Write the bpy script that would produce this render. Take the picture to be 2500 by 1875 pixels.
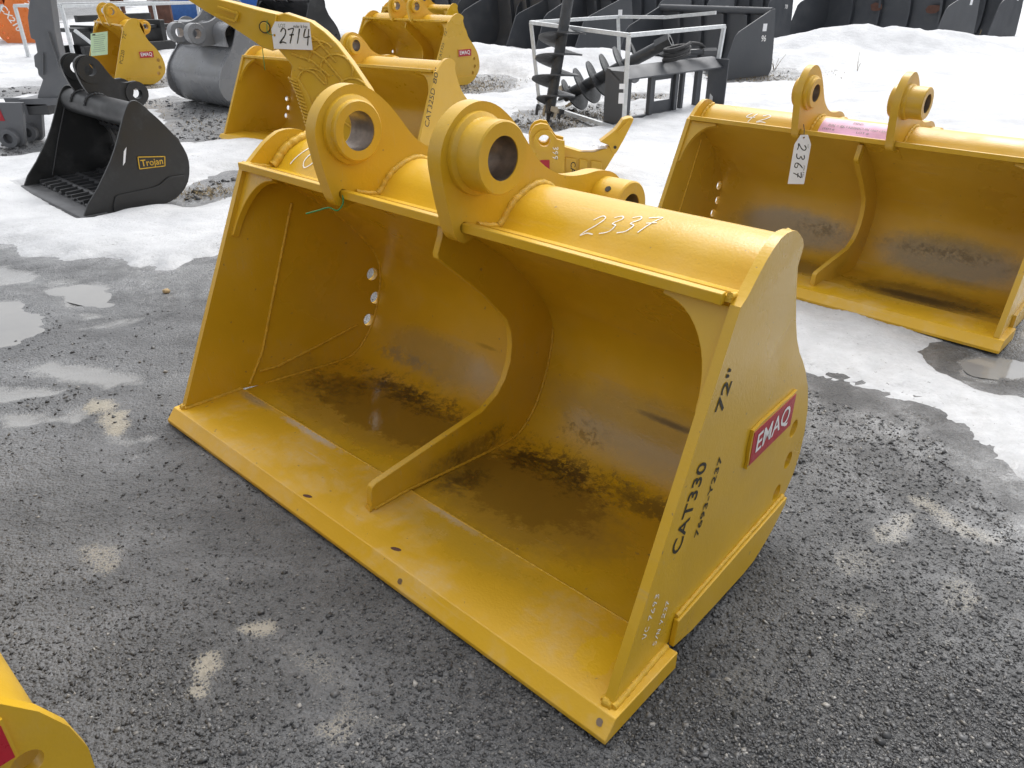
import bpy, bmesh, math, random
import numpy as np
from mathutils import Vector, Matrix
from mathutils.geometry import tessellate_polygon

# ------------------------------------------------------------------ camera, sky, sun, exposure
scene = bpy.context.scene
for o in list(bpy.data.objects):
    bpy.data.objects.remove(o)
F, PITCH, CAM_H = 1859.7, 0.4867, 1.3922          # focal length in photo pixels (2500 wide), tilt down, eye height
cd = bpy.data.cameras.new('camera')
cam = bpy.data.objects.new('camera', cd)
scene.collection.objects.link(cam)
cam.location = (0, 0, CAM_H)
cam.rotation_euler = (math.pi / 2 - PITCH, 0, 0)
cd.sensor_width = 36.0
cd.lens = F / 2500 * 36
cd.clip_start, cd.clip_end = 0.05, 2000
scene.camera = cam
scene.render.resolution_x, scene.render.resolution_y = 1024, 768

world = bpy.data.worlds.new('World')
scene.world = world
world.use_nodes = True
wn = world.node_tree
bg = wn.nodes['Background']
sky = wn.nodes.new('ShaderNodeTexSky')
sky.sky_type = 'NISHITA'
sky.sun_disc = False
SUN_EL, SUN_AZ = math.radians(58), math.radians(25)
sky.sun_elevation, sky.sun_rotation = SUN_EL, SUN_AZ
sky.air_density, sky.dust_density, sky.ozone_density = 1.0, 4.0, 1.0
hs = wn.nodes.new('ShaderNodeHueSaturation')       # overcast: the blue taken out of the sky
hs.inputs['Saturation'].default_value = 0.16
wn.links.new(sky.outputs[0], hs.inputs['Color'])
wn.links.new(hs.outputs[0], bg.inputs['Color'])
bg.inputs['Strength'].default_value = 0.15

sd = bpy.data.lights.new('sun', 'SUN')
sd.energy, sd.angle, sd.color = 0.9, math.radians(35), (1.0, 0.985, 0.965)
sun = bpy.data.objects.new('sun', sd)
scene.collection.objects.link(sun)
sv = Vector((math.sin(SUN_AZ) * math.cos(SUN_EL), math.cos(SUN_AZ) * math.cos(SUN_EL), math.sin(SUN_EL)))
sun.rotation_euler = (-sv).to_track_quat('-Z', 'Y').to_euler()

vs = scene.view_settings
vs.view_transform, vs.look, vs.gamma, vs.use_curve_mapping = 'Standard', 'None', 1.0, False
vs.exposure = 0.72
scene.cycles.max_bounces, scene.cycles.diffuse_bounces, scene.cycles.glossy_bounces = 5, 3, 3
random.seed(7)
rng = np.random.default_rng(11)
COL = scene.collection

# ------------------------------------------------------------------ pixel -> place on the ground
def G(px, py, z=0.0):
    cp, sp = math.cos(PITCH), math.sin(PITCH)
    a, b = (px - 1250) / F, (py - 937.5) / F
    d = (a, -b * sp + cp, -b * cp - sp)
    t = (z - CAM_H) / d[2]
    return (d[0] * t, d[1] * t)
def zat(py, dist):
    cp, sp = math.cos(PITCH), math.sin(PITCH)
    b = (py - 937.5) / F
    return CAM_H + (-b * cp - sp) / (-b * sp + cp) * dist
def xat(px, py, dist):
    cp, sp = math.cos(PITCH), math.sin(PITCH)
    b = (py - 937.5) / F
    return (px - 1250) / F / (-b * sp + cp) * dist

# ------------------------------------------------------------------ materials
def new_mat(name):
    m = bpy.data.materials.new(name)
    m.use_nodes = True
    nt = m.node_tree
    return m, nt, nt.nodes['Principled BSDF']
class NT:
    def __init__(s, nt): s.nt = nt
    def n(s, t, **k):
        nd = s.nt.nodes.new(t)
        for a, b in k.items(): setattr(nd, a, b)
        return nd
    def l(s, a, b): s.nt.links.new(a, b)
    def coord(s, kind='Object'): return s.n('ShaderNodeTexCoord').outputs[kind]
    def noise(s, vec, scale, detail=4, rough=0.6, dist=0.0):
        nd = s.n('ShaderNodeTexNoise'); nd.inputs['Scale'].default_value = scale
        nd.inputs['Detail'].default_value = detail; nd.inputs['Roughness'].default_value = rough
        nd.inputs['Distortion'].default_value = dist
        if vec is not None: s.l(vec, nd.inputs['Vector'])
        return nd.outputs['Fac']
    def ramp(s, fac, stops, interp='LINEAR'):
        nd = s.n('ShaderNodeValToRGB'); cr = nd.color_ramp; cr.interpolation = interp
        while len(cr.elements) < len(stops): cr.elements.new(0.5)
        for e, (p, c) in zip(cr.elements, stops):
            e.position = p; e.color = (c, c, c, 1) if isinstance(c, (int, float)) else (*c, 1)
        s.l(fac, nd.inputs['Fac'])
        return nd.outputs['Color']
    def mix(s, fac, a, b, blend='MIX'):
        nd = s.n('ShaderNodeMix'); nd.data_type = 'RGBA'; nd.blend_type = blend
        for v, i in ((fac, 0), (a, 6), (b, 7)):
            if isinstance(v, (int, float)): nd.inputs[i].default_value = v if i == 0 else (v, v, v, 1)
            elif isinstance(v, tuple): nd.inputs[i].default_value = (*v, 1)
            else: s.l(v, nd.inputs[i])
        return nd.outputs[2]
    def math(s, op, a, b=None, clamp=False):
        nd = s.n('ShaderNodeMath', operation=op, use_clamp=clamp)
        for v, i in ((a, 0), (b, 1)):
            if v is None: continue
            if isinstance(v, (int, float)): nd.inputs[i].default_value = v
            else: s.l(v, nd.inputs[i])
        return nd.outputs[0]
    def smooth(s, v, lo, hi):
        nd = s.n('ShaderNodeMapRange', interpolation_type='SMOOTHSTEP')
        s.l(v, nd.inputs[0]); nd.inputs[1].default_value = lo; nd.inputs[2].default_value = hi
        return nd.outputs[0]
    def bump(s, h, strength, dist, normal=None):
        nd = s.n('ShaderNodeBump'); nd.inputs['Strength'].default_value = strength
        nd.inputs['Distance'].default_value = dist; s.l(h, nd.inputs['Height'])
        if normal is not None: s.l(normal, nd.inputs['Normal'])
        return nd.outputs[0]
def plain(name, col, rough=0.5, metal=0.0, spec=0.5, var=0.15, scale=12, bump=0.0):
    m, nt, p = new_mat(name); N = NT(nt)
    c = N.coord()
    f = N.noise(c, scale, 5)
    N.l(N.mix(N.ramp(f, [(0.3, 0.0), (0.7, 1.0)]), tuple(v * (1 - var) for v in col), tuple(min(1, v * (1 + var)) for v in col)), p.inputs['Base Color'])
    N.l(N.ramp(N.noise(c, scale * 2.3, 4), [(0.3, max(0, rough - .1)), (0.7, min(1, rough + .12))]), p.inputs['Roughness'])
    p.inputs['Metallic'].default_value = metal
    p.inputs['Specular IOR Level'].default_value = spec
    if bump: N.l(N.bump(N.noise(c, scale * 8, 4), bump, 0.003), p.inputs['Normal'])
    return m
def paint(name, col, dust=(0.52, 0.40, 0.2), dust_amt=0.18, rough=0.30, chips=True, floor_stain=None):
    """sprayed steel paint: orange peel, drifts of dust, chips; floor_stain adds rust and mud tide marks in the bucket's own frame"""
    m, nt, p = new_mat(name); N = NT(nt)
    c = N.coord()
    big = N.noise(c, 2.2, 3, 0.65)
    base = N.mix(N.ramp(big, [(0.3, 0.0), (0.75, 1.0)]), tuple(v * 0.9 for v in col), tuple(min(1, v * 1.06) for v in col))
    fine = N.noise(c, 38, 3, 0.7)
    dm = N.math('MULTIPLY', N.ramp(N.noise(c, 4.5, 4, 0.7), [(0.48, 0.0), (0.72, 1.0)]), N.ramp(fine, [(0.35, 0.3), (0.7, 1.0)]))
    base = N.mix(N.math('MULTIPLY', dm, dust_amt), base, dust)
    rgh = N.ramp(big, [(0.3, rough - 0.08), (0.7, rough + 0.14)])
    rgh = N.math('ADD', rgh, N.math('MULTIPLY', dm, 0.2))
    if chips:                                                       # long drag scratches and rubbed streaks
        mp = N.n('ShaderNodeMapping'); N.l(c, mp.inputs['Vector']); mp.inputs['Rotation'].default_value = (.2, .1, .95); mp.inputs['Scale'].default_value = (1.6, 46, 9)
        sc = N.math('MULTIPLY', N.ramp(N.noise(mp.outputs[0], 1.6, 4, 0.7), [(0.60, 0.0), (0.70, 1.0)]), N.ramp(big, [(0.42, 0.0), (0.62, 1.0)]))
        base = N.mix(N.math('MULTIPLY', sc, 0.38), base, dust)
        rgh = N.math('ADD', rgh, N.math('MULTIPLY', sc, 0.14))
        ch = N.ramp(N.noise(c, 48, 2, 0.5), [(0.735, 0.0), (0.75, 1.0)])
        base = N.mix(N.math('MULTIPLY', ch, 0.55), base, (0.22, 0.15, 0.09))
    if floor_stain:
        # mud, silt film, rust and tide marks, each an irregular patch at its own place in the bucket's frame
        sep = N.n('ShaderNodeSeparateXYZ'); N.l(c, sep.inputs[0])
        x, y, z = sep.outputs
        rag = N.math('SUBTRACT', N.noise(c, 12, 8, 0.80), 0.5)
        grit = N.noise(c, 42, 5, 0.8)
        for kind, cx, c2, rx, r2, colr, op, soft, gr, rg in floor_stain:
            u = N.math('DIVIDE', N.math('SUBTRACT', x, cx), rx)
            v = N.math('DIVIDE', N.math('SUBTRACT', y if kind == 'floor' else z, c2), r2)
            e = N.math('SQRT', N.math('ADD', N.math('MULTIPLY', u, u), N.math('MULTIPLY', v, v)))
            e = N.math('ADD', e, N.math('MULTIPLY', rag, rg))
            k = N.smooth(e, 1.0, 1.0 - soft)
            k = N.math('MULTIPLY', k, N.smooth(z, .13, .07) if kind == 'floor' else N.smooth(y, .55, .65))
            if gr: k = N.math('MULTIPLY', k, N.smooth(N.math('ADD', grit, N.math('MULTIPLY', k, gr * .35)), .50, .60))
            base = N.mix(N.math('MULTIPLY', k, op), base, colr)
            rgh = N.math('ADD', rgh, N.math('MULTIPLY', k, .30 if gr else -.16))
        rgh = N.math('MAXIMUM', rgh, 0.06)
    N.l(base, p.inputs['Base Color'])
    N.l(rgh, p.inputs['Roughness'])
    p.inputs['Specular IOR Level'].default_value = 0.62
    h = N.math('ADD', N.noise(c, 130, 1, 0.5), N.math('MULTIPLY', N.noise(c, 18, 2), 1.5))
    N.l(N.bump(h, 0.10, 0.004), p.inputs['Normal'])
    return m
YEL = (0.64, 0.386, 0.016)
M = {}
M['yellow'] = paint('yellow paint', YEL)
BR, DK, GY, WT = (0.20, 0.112, 0.016), (0.032, 0.020, 0.011), (0.33, 0.25, 0.13), (0.33, 0.20, 0.038)
M['yellow_main'] = paint('yellow paint with silt', YEL, floor_stain=[
    ('floor', -.48, .50, .52, .26, WT, .65, .45, 0, .8), ('floor', .28, .48, .44, .26, WT, .7, .45, 0, .8), ('floor', -.42, .56, .44, .17, BR, .62, .22, 0, 1.5), ('floor', .27, .54, .28, .19, BR, .62, .22, 0, 1.5),
    ('wall', -.45, .12, .42, .10, GY, .55, .6, 0, .5), ('wall', .45, .16, .46, .13, GY, .6, .6, 0, .5),
    ('floor', -.47, .690, .46, .11, DK, .80, .9, .3, 2.6), ('floor', .25, .680, .32, .13, DK, .80, .9, .3, 2.6), ('floor', .62, .72, .28, .09, DK, .6, .8, .4, 2.0), ('floor', -.70, .52, .22, .20, DK, .55, .9, .2, 2.0), ('floor', .10, .42, .12, .14, DK, .6, .9, .3, 2.0),
    ('wall', .54, .205, .20, .018, DK, .7, .9, .9, .7), ('wall', -.24, .215, .10, .012, DK, .3, .9, .6, .7), ('wall', -.62, .075, .28, .035, (.12, .13, .15), .45, .9, .3, 1.6), ('wall', .26, .09, .16, .06, DK, .4, .9, .1, 2.0)])
M['yellow_lip'] = paint('yellow paint scuffed', (0.68, 0.40, 0.016), dust=(0.60, 0.52, 0.38), dust_amt=0.5, rough=0.36, floor_stain=[('floor', -.46, .262, .26, .030, (.56, .49, .40), .8, .9, .5, 1.4), ('floor', .22, .262, .20, .026, (.56, .49, .40), .6, .9, .5, 1.4), ('floor', -.80, .255, .14, .03, (.36, .30, .20), .7, .8, 0, 1.0), ('floor', .83, .15, .05, .07, (.74, .46, .02), .7, .15, 0, 2.2), ('floor', .30, .22, .5, .10, (.36, .26, .06), .35, .8, 0, 1.4)])
M['yellow_R'] = paint('yellow paint weathered', (0.62, 0.375, 0.03), floor_stain=[
    ('wall', -.35, .14, .45, .13, (.27, .22, .14), .75, .5, 0, .6), ('wall', .48, .15, .44, .14, (.25, .20, .12), .8, .5, 0, .6), ('wall', -.20, .16, .26, .07, (.10, .075, .04), .5, .9, .2, 1.8), ('wall', .45, .17, .46, .06, (.10, .075, .04), .55, .9, .2, 1.8),
    ('floor', -.35, .40, .5, .2, BR, .7, .4, 0, .6), ('floor', .48, .40, .42, .2, BR, .8, .4, 0, .6), ('floor', .48, .36, .42, .10, DK, .8, .8, .6, 1.8)])
M['yellow_far'] = paint('yellow paint far', (0.64, 0.375, 0.018), chips=False)
M['yellow_weld'] = plain('painted weld', (0.66, 0.40, 0.03), 0.4, var=0.18, scale=60, bump=0.6)
M['black'] = paint('black paint', (0.012, 0.013, 0.014), dust=(0.10, 0.10, 0.10), dust_amt=0.4, rough=0.42, chips=False)
M['charcoal'] = paint('charcoal paint', (0.054, 0.059, 0.068), dust=(0.12, 0.12, 0.12), dust_amt=0.5, rough=0.5, chips=False)
M['grey'] = paint('grey paint', (0.21, 0.215, 0.225), dust=(0.24, 0.22, 0.17), dust_amt=0.4, rough=0.25, chips=False)
M['greydark'] = paint('dark grey paint', (0.040, 0.041, 0.044), dust=(0.14, 0.14, 0.14), dust_amt=0.4, rough=0.35, chips=False)
M['shank_grey'] = paint('primer grey paint', (0.13, 0.135, 0.145), dust=(0.25, 0.24, 0.22), dust_amt=0.4, rough=0.45, chips=False)
M['orange'] = paint('orange paint', (0.72, 0.17, 0.02), dust_amt=0.2)
M['red'] = plain('red enamel', (0.42, 0.012, 0.025), 0.35, var=0.1, scale=30)
M['white'] = plain('white lettering', (0.80, 0.79, 0.77), 0.5, var=0.05)
M['chalk'] = plain('white paint marker', (0.85, 0.85, 0.82), 0.7, var=0.08, scale=80)
M['ink'] = plain('black stencil', (0.03, 0.026, 0.016), 0.6, var=0.4, scale=90)
M['paper'] = plain('tag card', (0.83, 0.83, 0.84), 0.5, var=0.03)
M['greenpaper'] = plain('pale green paper', (0.50, 0.66, 0.40), 0.6, var=0.04)
M['pinkpaper'] = plain('pink paper', (0.76, 0.46, 0.62), 0.5, var=0.12, scale=8)
M['printing'] = plain('printed text', (0.22, 0.26, 0.22), 0.6)
M['galv'] = plain('galvanised steel', (0.62, 0.64, 0.65), 0.45, metal=0.25, var=0.12, scale=20)
M['bore'] = plain('machined bore', (0.24, 0.19, 0.15), 0.38, metal=0.6, var=0.3, scale=25)
M['rust'] = plain('rusty steel', (0.10, 0.045, 0.03), 0.8, var=0.35, scale=6, bump=0.3)
M['blue'] = plain('blue paint', (0.03, 0.12, 0.36), 0.45)
M['rubber'] = plain('black rubber', (0.016, 0.016, 0.017), 0.6, var=0.3)
M['steelgrey'] = plain('auger steel', (0.060, 0.063, 0.068), 0.42, metal=0.2, var=0.3, scale=14)
M['carbide'] = plain('worn carbide', (0.42, 0.36, 0.27), 0.5, metal=0.4)
M['tie'] = plain('green plastic tie', (0.02, 0.24, 0.08), 0.4)
M['gold'] = plain('gold print', (0.62, 0.38, 0.03), 0.5)
M['straw'] = plain('dead grass', (0.20, 0.15, 0.075), 0.9, var=0.5, scale=40)
M['tanstone'] = plain('tan stone', (0.45, 0.33, 0.18), 0.7, var=0.25, scale=50)

# ------------------------------------------------------------------ mesh helpers
class MB:
    def __init__(s): s.v, s.f = [], []
    def add(s, vs_, fs_):
        b = len(s.v); s.v += [tuple(x) for x in vs_]; s.f += [tuple(i + b for i in f) for f in fs_]; return s
    def box(s, c, d, R=None):
        hx, hy, hz = d[0] / 2, d[1] / 2, d[2] / 2
        vv = [Vector((x, y, z)) for z in (-hz, hz) for x, y in ((-hx, -hy), (hx, -hy), (hx, hy), (-hx, hy))]
        if R is not None: vv = [R @ w for w in vv]
        return s.add([w + Vector(c) for w in vv], [(3, 2, 1, 0), (4, 5, 6, 7), (0, 1, 5, 4), (1, 2, 6, 5), (2, 3, 7, 6), (3, 0, 4, 7)])
    def bar(s, a, b, w, h=None):
        a, b = Vector(a), Vector(b); d = b - a
        R = d.to_track_quat('Y', 'Z').to_matrix()
        return s.box((a + b) / 2, (w, d.length, h or w), R)
    def prism(s, outer, f0, f1, holes=()):
        loops = [list(outer)] + [list(h) for h in holes]
        flat = [p for lp in loops for p in lp]
        n = len(flat)
        tr = tessellate_polygon([[Vector((p[0], p[1], 0)) for p in lp] for lp in loops]) if holes else None
        vv = [f0(*p) for p in flat] + [f1(*p) for p in flat]
        if tr: ff = [tuple(t) for t in tr] + [tuple(i + n for i in reversed(t)) for t in tr]
        else: ff = [tuple(range(n)), tuple(range(2 * n - 1, n - 1, -1))]
        k = 0
        for lp in loops:
            m = len(lp)
            for i in range(m):
                a, b = k + i, k + (i + 1) % m
                ff.append((a, b, b + n, a + n))
            k += m
        return s.add(vv, ff)
    def tube(s, path, r, seg=8, caps=True, rough=0.0, rnd=None):
        P = [Vector(p) for p in path]; n = len(P); vv = []; ff = []
        up = None
        for i in range(n):
            t = (P[min(i + 1, n - 1)] - P[max(i - 1, 0)]).normalized()
            if up is None: up = t.orthogonal().normalized()
            up = (up - t * up.dot(t)).normalized()
            sd_ = t.cross(up)
            ri = r(i / (n - 1)) if callable(r) else r
            for k in range(seg):
                a = 2 * math.pi * k / seg
                rr = ri * (1 + (rnd.uniform(-rough, rough) if rnd else 0))
                vv.append(P[i] + up * math.cos(a) * rr + sd_ * math.sin(a) * rr)
        for i in range(n - 1):
            for k in range(seg):
                a, b = i * seg + k, i * seg + (k + 1) % seg
                ff.append((a, b, b + seg, a + seg))
        if caps: ff += [tuple(range(seg - 1, -1, -1)), tuple(range((n - 1) * seg, n * seg))]
        return s.add(vv, ff)
    def lathe(s, prof, o, axis, seg=32, closed=True):
        """prof: list of (radius, along)"""
        o, ax = Vector(o), Vector(axis).normalized(); u = ax.orthogonal().normalized(); w = ax.cross(u)
        n = len(prof); vv = []; ff = []
        for k in range(seg):
            a = 2 * math.pi * k / seg; d = u * math.cos(a) + w * math.sin(a)
            vv += [o + d * r + ax * h for r, h in prof]
        for k in range(seg):
            k2 = (k + 1) % seg
            for i in range(n if closed else n - 1):
                j = (i + 1) % n
                ff.append((k * n + i, k * n + j, k2 * n + j, k2 * n + i))
        return s.add(vv, ff)
    def build(s, name, mat, parent=None, smooth=35, bevel=0.0, seg=2, recalc=True):
        me = bpy.data.meshes.new(name)
        me.from_pydata([tuple(v) for v in s.v], [], s.f)
        if recalc:
            bm = bmesh.new(); bm.from_mesh(me)
            bmesh.ops.recalc_face_normals(bm, faces=bm.faces); bm.to_mesh(me); bm.free()
        me.update()
        if smooth:
            me.polygons.foreach_set('use_smooth', [True] * len(me.polygons))
            me.set_sharp_from_angle(angle=math.radians(smooth))
        me.materials.append(M[mat] if isinstance(mat, str) else mat)
        o = bpy.data.objects.new(name, me); COL.objects.link(o)
        if parent: o.parent = parent
        if bevel:
            b = o.modifiers.new('bevel', 'BEVEL'); b.width = bevel; b.segments = seg
            b.limit_method = 'ANGLE'; b.angle_limit = math.radians(40); b.harden_normals = False
        return o
def thing(name, label, cat, loc=(0, 0, 0), rz=0.0, group=None):
    o = bpy.data.objects.new(name, None); COL.objects.link(o)
    o.location = loc if len(loc) == 3 else (*loc, 0); o.rotation_euler = (0, 0, rz); o.empty_display_size = 0.1
    o['label'], o['category'] = label, cat
    if group: o['group'] = group
    return o
def tag(o, label=None, cat=None, group=None, kind=None):
    for k, v in (('label', label), ('category', cat), ('group', group), ('kind', kind)):
        if v: o[k] = v
    return o
def circle(cy, cz, r, n=20):
    return [(cy + r * math.cos(2 * math.pi * i / n), cz + r * math.sin(2 * math.pi * i / n)) for i in range(n)]
def smoothpath(pts, n=6, closed=False):
    """Catmull-Rom through 2D/3D points"""
    P = [np.array(p, float) for p in pts]; out = []; m = len(P)
    for i in range(m if closed else m - 1):
        p0, p1, p2, p3 = (P[(i - 1) % m], P[i], P[(i + 1) % m], P[(i + 2) % m]) if closed else (P[max(i - 1, 0)], P[i], P[i + 1], P[min(i + 2, m - 1)])
        for k in range(n):
            t = k / n
            out.append(tuple(0.5 * (2 * p1 + (p2 - p0) * t + (2 * p0 - 5 * p1 + 4 * p2 - p3) * t * t + (3 * p1 - p0 - 3 * p2 + p3) * t ** 3)))
    if not closed: out.append(tuple(P[-1]))
    return out
_txt = {}
def text_mesh(s, size=1.0, bold=0.0, space=1.0):
    """2D vertices / faces of a line of lettering set in Blender's built-in face"""
    key = (s, bold, space)
    if key not in _txt:
        cu = bpy.data.curves.new('t', 'FONT'); cu.body = s; cu.size = 1.0; cu.offset = bold; cu.space_character = space; cu.resolution_u = 3
        ob = bpy.data.objects.new('t', cu); COL.objects.link(ob)
        dg = bpy.context.evaluated_depsgraph_get()
        me = bpy.data.meshes.new_from_object(ob.evaluated_get(dg))
        vv = [(v.co.x, v.co.y) for v in me.vertices]; ff = [tuple(p.vertices) for p in me.polygons]
        bpy.data.objects.remove(ob); bpy.data.curves.remove(cu); bpy.data.meshes.remove(me)
        x0 = min(v[0] for v in vv); _txt[key] = ([(v[0] - x0, v[1]) for v in vv], ff)
    vv, ff = _txt[key]
    return [(x * size, y * size) for x, y in vv], ff
def lettering(s, f, size, mat, parent, name='lettering', bold=0.0, space=1.0, fit=None, sx=1.0):
    """f(u,v) -> point on the surface; fit = total width"""
    vv, ff = text_mesh(s, size, bold, space)
    if fit:
        w = max(v[0] for v in vv); sx = fit / w
    mb = MB(); mb.add([f(x * sx, y) for x, y in vv], ff)
    o = mb.build(name, mat, parent, smooth=0, recalc=False)
    return o
STROKES = {
    '1': [[(.45, 1), (.2, 0)]], '0': [[(.5, 1), (.15, .75), (.05, .3), (.3, 0), (.6, .25), (.7, .7), (.5, 1)]],
    '2': [[(.1, .75), (.35, 1), (.6, .85), (.5, .5), (.0, .02), (.3, .08), (.65, .0)]],
    '3': [[(.15, .9), (.45, 1), (.6, .8), (.35, .55), (.6, .4), (.5, .1), (.1, .02)]],
    '7': [[(.05, .9), (.6, 1), (.45, .6), (.25, 0)], [(.2, .55), (.65, .6)]],
    '4': [[(.25, 1), (.1, .45), (.7, .5)], [(.6, 1), (.45, -.1)]],
    '9': [[(.6, .9), (.25, .95), (.15, .65), (.5, .6), (.62, .95), (.5, .4), (.35, 0)]],
    '6': [[(.55, 1), (.2, .5), (.15, .1), (.5, .02), (.6, .3), (.2, .4)]],
    'V': [[(.05, 1), (.3, 0), (.6, 1)]], 'C': [[(.6, .85), (.3, 1), (.08, .5), (.3, .02), (.6, .15)]],
    'S': [[(.6, .9), (.3, 1), (.15, .7), (.55, .35), (.35, .0), (.05, .1)]], '/': [[(.6, 1), (.1, 0)]],
    'N': [[(.05, 0), (.1, 1), (.55, 0), (.6, 1)]], 'Y': [[(.05, 1), (.3, .5)], [(.6, 1), (.2, 0)]], ' ': [], '-': [[(.1, .5), (.5, .5)]],
}
def handwriting(s, f, size, mat, parent, name='handwriting', wd=0.006, adv=0.85, slant=0.15, sx=1.0):
    mb = MB(); x0 = 0.0
    for ch in s:
        for st in STROKES.get(ch, []):
            pts = smoothpath([(p[0] + slant * p[1] + x0, p[1]) for p in st], 5) if len(st) > 2 else [(p[0] + slant * p[1] + x0, p[1]) for p in st]
            pts = [(p[0] * size * sx, p[1] * size) for p in pts]
            if len(pts) == 2: pts = [tuple(np.array(pts[0]) * (1 - t) + np.array(pts[1]) * t) for t in np.linspace(0, 1, 6)]
            L, R_ = [], []
            for i, p in enumerate(pts):
                a, b = pts[max(i - 1, 0)], pts[min(i + 1, len(pts) - 1)]
                dx, dy = b[0] - a[0], b[1] - a[1]; q = math.hypot(dx, dy) or 1
                w = wd / 2 * random.uniform(0.75, 1.15)
                L.append(f(p[0] - dy / q * w, p[1] + dx / q * w)); R_.append(f(p[0] + dy / q * w, p[1] - dx / q * w))
            n = len(pts)
            mb.add(L + R_, [(i, i + n, i + n + 1, i + 1) for i in range(n - 1)])
        x0 += adv if ch != ' ' else 0.5
    return mb.build(name, mat, parent, smooth=0, recalc=False)
def bead(path, r, parent, name='weld_bead', mat='yellow_weld', step=0.007, rough=0.3):
    """laid weld: a lumpy half-round run along a path"""
    P = [np.array(p, float) for p in path]; out = []
    for a, b in zip(P[:-1], P[1:]):
        n = max(1, int(np.linalg.norm(b - a) / step))
        out += [a + (b - a) * k / n for k in range(n)]
    out.append(P[-1]); rnd = random.Random(len(out))
    rs = [r * (1 + 0.35 * math.sin(i * 1.9 + rnd.random()) * rough * 2) for i in range(len(out))]
    out = [p + np.array([rnd.uniform(-1, 1) for _ in range(3)]) * r * 0.10 for p in out]
    return MB().tube(out, lambda t: rs[min(len(rs) - 1, int(t * (len(rs) - 1) + .5))], 7).build(name, mat, parent, smooth=60)
_vt = {}
def vnoise(x, y, seed=0, oct=4, scale=1.0, gain=0.5):
    """value noise, vectorised"""
    out = np.zeros_like(x, dtype=float); amp = 1.0; tot = 0.0
    for o in range(oct):
        k_s = seed + o * 17
        if k_s not in _vt: _vt[k_s] = np.random.default_rng(k_s).random((256, 256))
        T = _vt[k_s]
        u, v = x * scale * 2 ** o, y * scale * 2 ** o
        i, j = np.floor(u).astype(int), np.floor(v).astype(int); fu, fv = u - i, v - j
        fu, fv = fu * fu * (3 - 2 * fu), fv * fv * (3 - 2 * fv)
        i0, i1, j0, j1 = i % 256, (i + 1) % 256, j % 256, (j + 1) % 256
        out += amp * ((T[i0, j0] * (1 - fu) + T[i1, j0] * fu) * (1 - fv) + (T[i0, j1] * (1 - fu) + T[i1, j1] * fu) * fv)
        tot += amp; amp *= gain
    return out / tot

# ------------------------------------------------------------------ ground, puddles, snow
def seg_dist(X, Y, poly):
    """signed distance to a polygon, positive inside"""
    n = len(poly); D = np.full(X.shape, 1e9); ins = np.zeros(X.shape, bool)
    for i in range(n):
        (x0, y0), (x1, y1) = poly[i], poly[(i + 1) % n]
        dx, dy = x1 - x0, y1 - y0; L = dx * dx + dy * dy + 1e-12
        t = np.clip(((X - x0) * dx + (Y - y0) * dy) / L, 0, 1)
        D = np.minimum(D, np.hypot(X - x0 - t * dx, Y - y0 - t * dy))
        c = ((y0 > Y) != (y1 > Y)) & (X < (x1 - x0) * (Y - y0) / (y1 - y0 + 1e-12) + x0)
        ins ^= c
    return np.where(ins, D, -D)
def px_poly(s): return [G(*map(float, t.split(','))) for t in s.split()]
def sstep(v, lo, hi):
    t = np.clip((v - lo) / (hi - lo), 0, 1); return t * t * (3 - 2 * t)

MUD = [(1.0, "583,1525 610,1508 680,1512 692,1530 670,1545 645,1570 620,1558 585,1550"), (1.0, "434,1716 502,1712 520,1660 565,1625 540,1585 500,1575 470,1610 456,1640 445,1680"),
       (0.55, "185,1330 230,1312 285,1330 289,1370 262,1402 215,1395 180,1365"), (0.55, "770,1765 830,1752 862,1780 850,1828 800,1838 765,1805"), (0.5, "925,1775 1000,1768 1010,1800 950,1812"),
       (0.95, "195,985 225,970 270,972 280,990 260,1003 210,1004"), (0.95, "245,1015 300,1000 322,1030 300,1055 262,1062 240,1040"), (0.35, "600,1480 760,1560 900,1650 960,1780 860,1760 700,1650"),
       (0.62, "2122,1285 2160,1255 2225,1250 2250,1280 2230,1318 2165,1328 2130,1318"), (0.62, "2191,1195 2270,1212 2350,1255 2449,1316 2410,1328 2320,1290 2240,1240"),
       (0.4, "2035,1340 2090,1316 2150,1335 2164,1380 2130,1417 2060,1412 2036,1380"), (0.45, "2050,1465 2150,1460 2160,1505 2110,1530 2060,1515"),
       (0.5, "2272,1410 2330,1388 2390,1420 2392,1480 2370,1522 2310,1505 2280,1460"), (0.5, "2275,1540 2340,1536 2345,1580 2310,1602 2280,1580"), (0.3, "1700,1640 1860,1600 1900,1720 1760,1780")]
MUD = [(w, px_poly(s)) for w, s in MUD]
WET = ["-60,735 60,738 118,790 112,812 60,828 -60,835", "105,690 200,692 272,705 288,742 240,748 200,738 120,716", "-60,645 40,650 80,660 60,682 -60,690", "188,752 262,758 250,776 195,774",
       "-60,955 60,943 115,955 60,975 -60,985", "160,795 240,780 330,772 322,792 240,800 170,810", "120,890 200,880 330,900 340,925 230,930 140,915", "2362,880 2420,868 2500,872 2560,890 2500,920 2420,915 2375,905",
       "250,1060 330,1075 340,1100 280,1108", "0,1010 60,1000 180,1010 170,1030 40,1035"]
WET = [px_poly(s) for s in WET]
SNOW_EDGE = [G(*p) for p in ((-700, 560), (-250, 590), (0, 612), (60, 636), (147, 648), (225, 640), (283, 668), (340, 690), (396, 684), (440, 695), (490, 690), (520, 640), (700, 600), (1200, 640), (1600, 760), (1800, 900), (1900, 930),
             (1985, 945), (2060, 975), (2150, 1005), (2230, 1055), (2300, 1135), (2380, 1215), (2470, 1290), (2600, 1390), (2900, 1500))]
SNOW_POLY = SNOW_EDGE + [(40, 30), (60, 120), (-80, 120), (-60, 30)]
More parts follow.
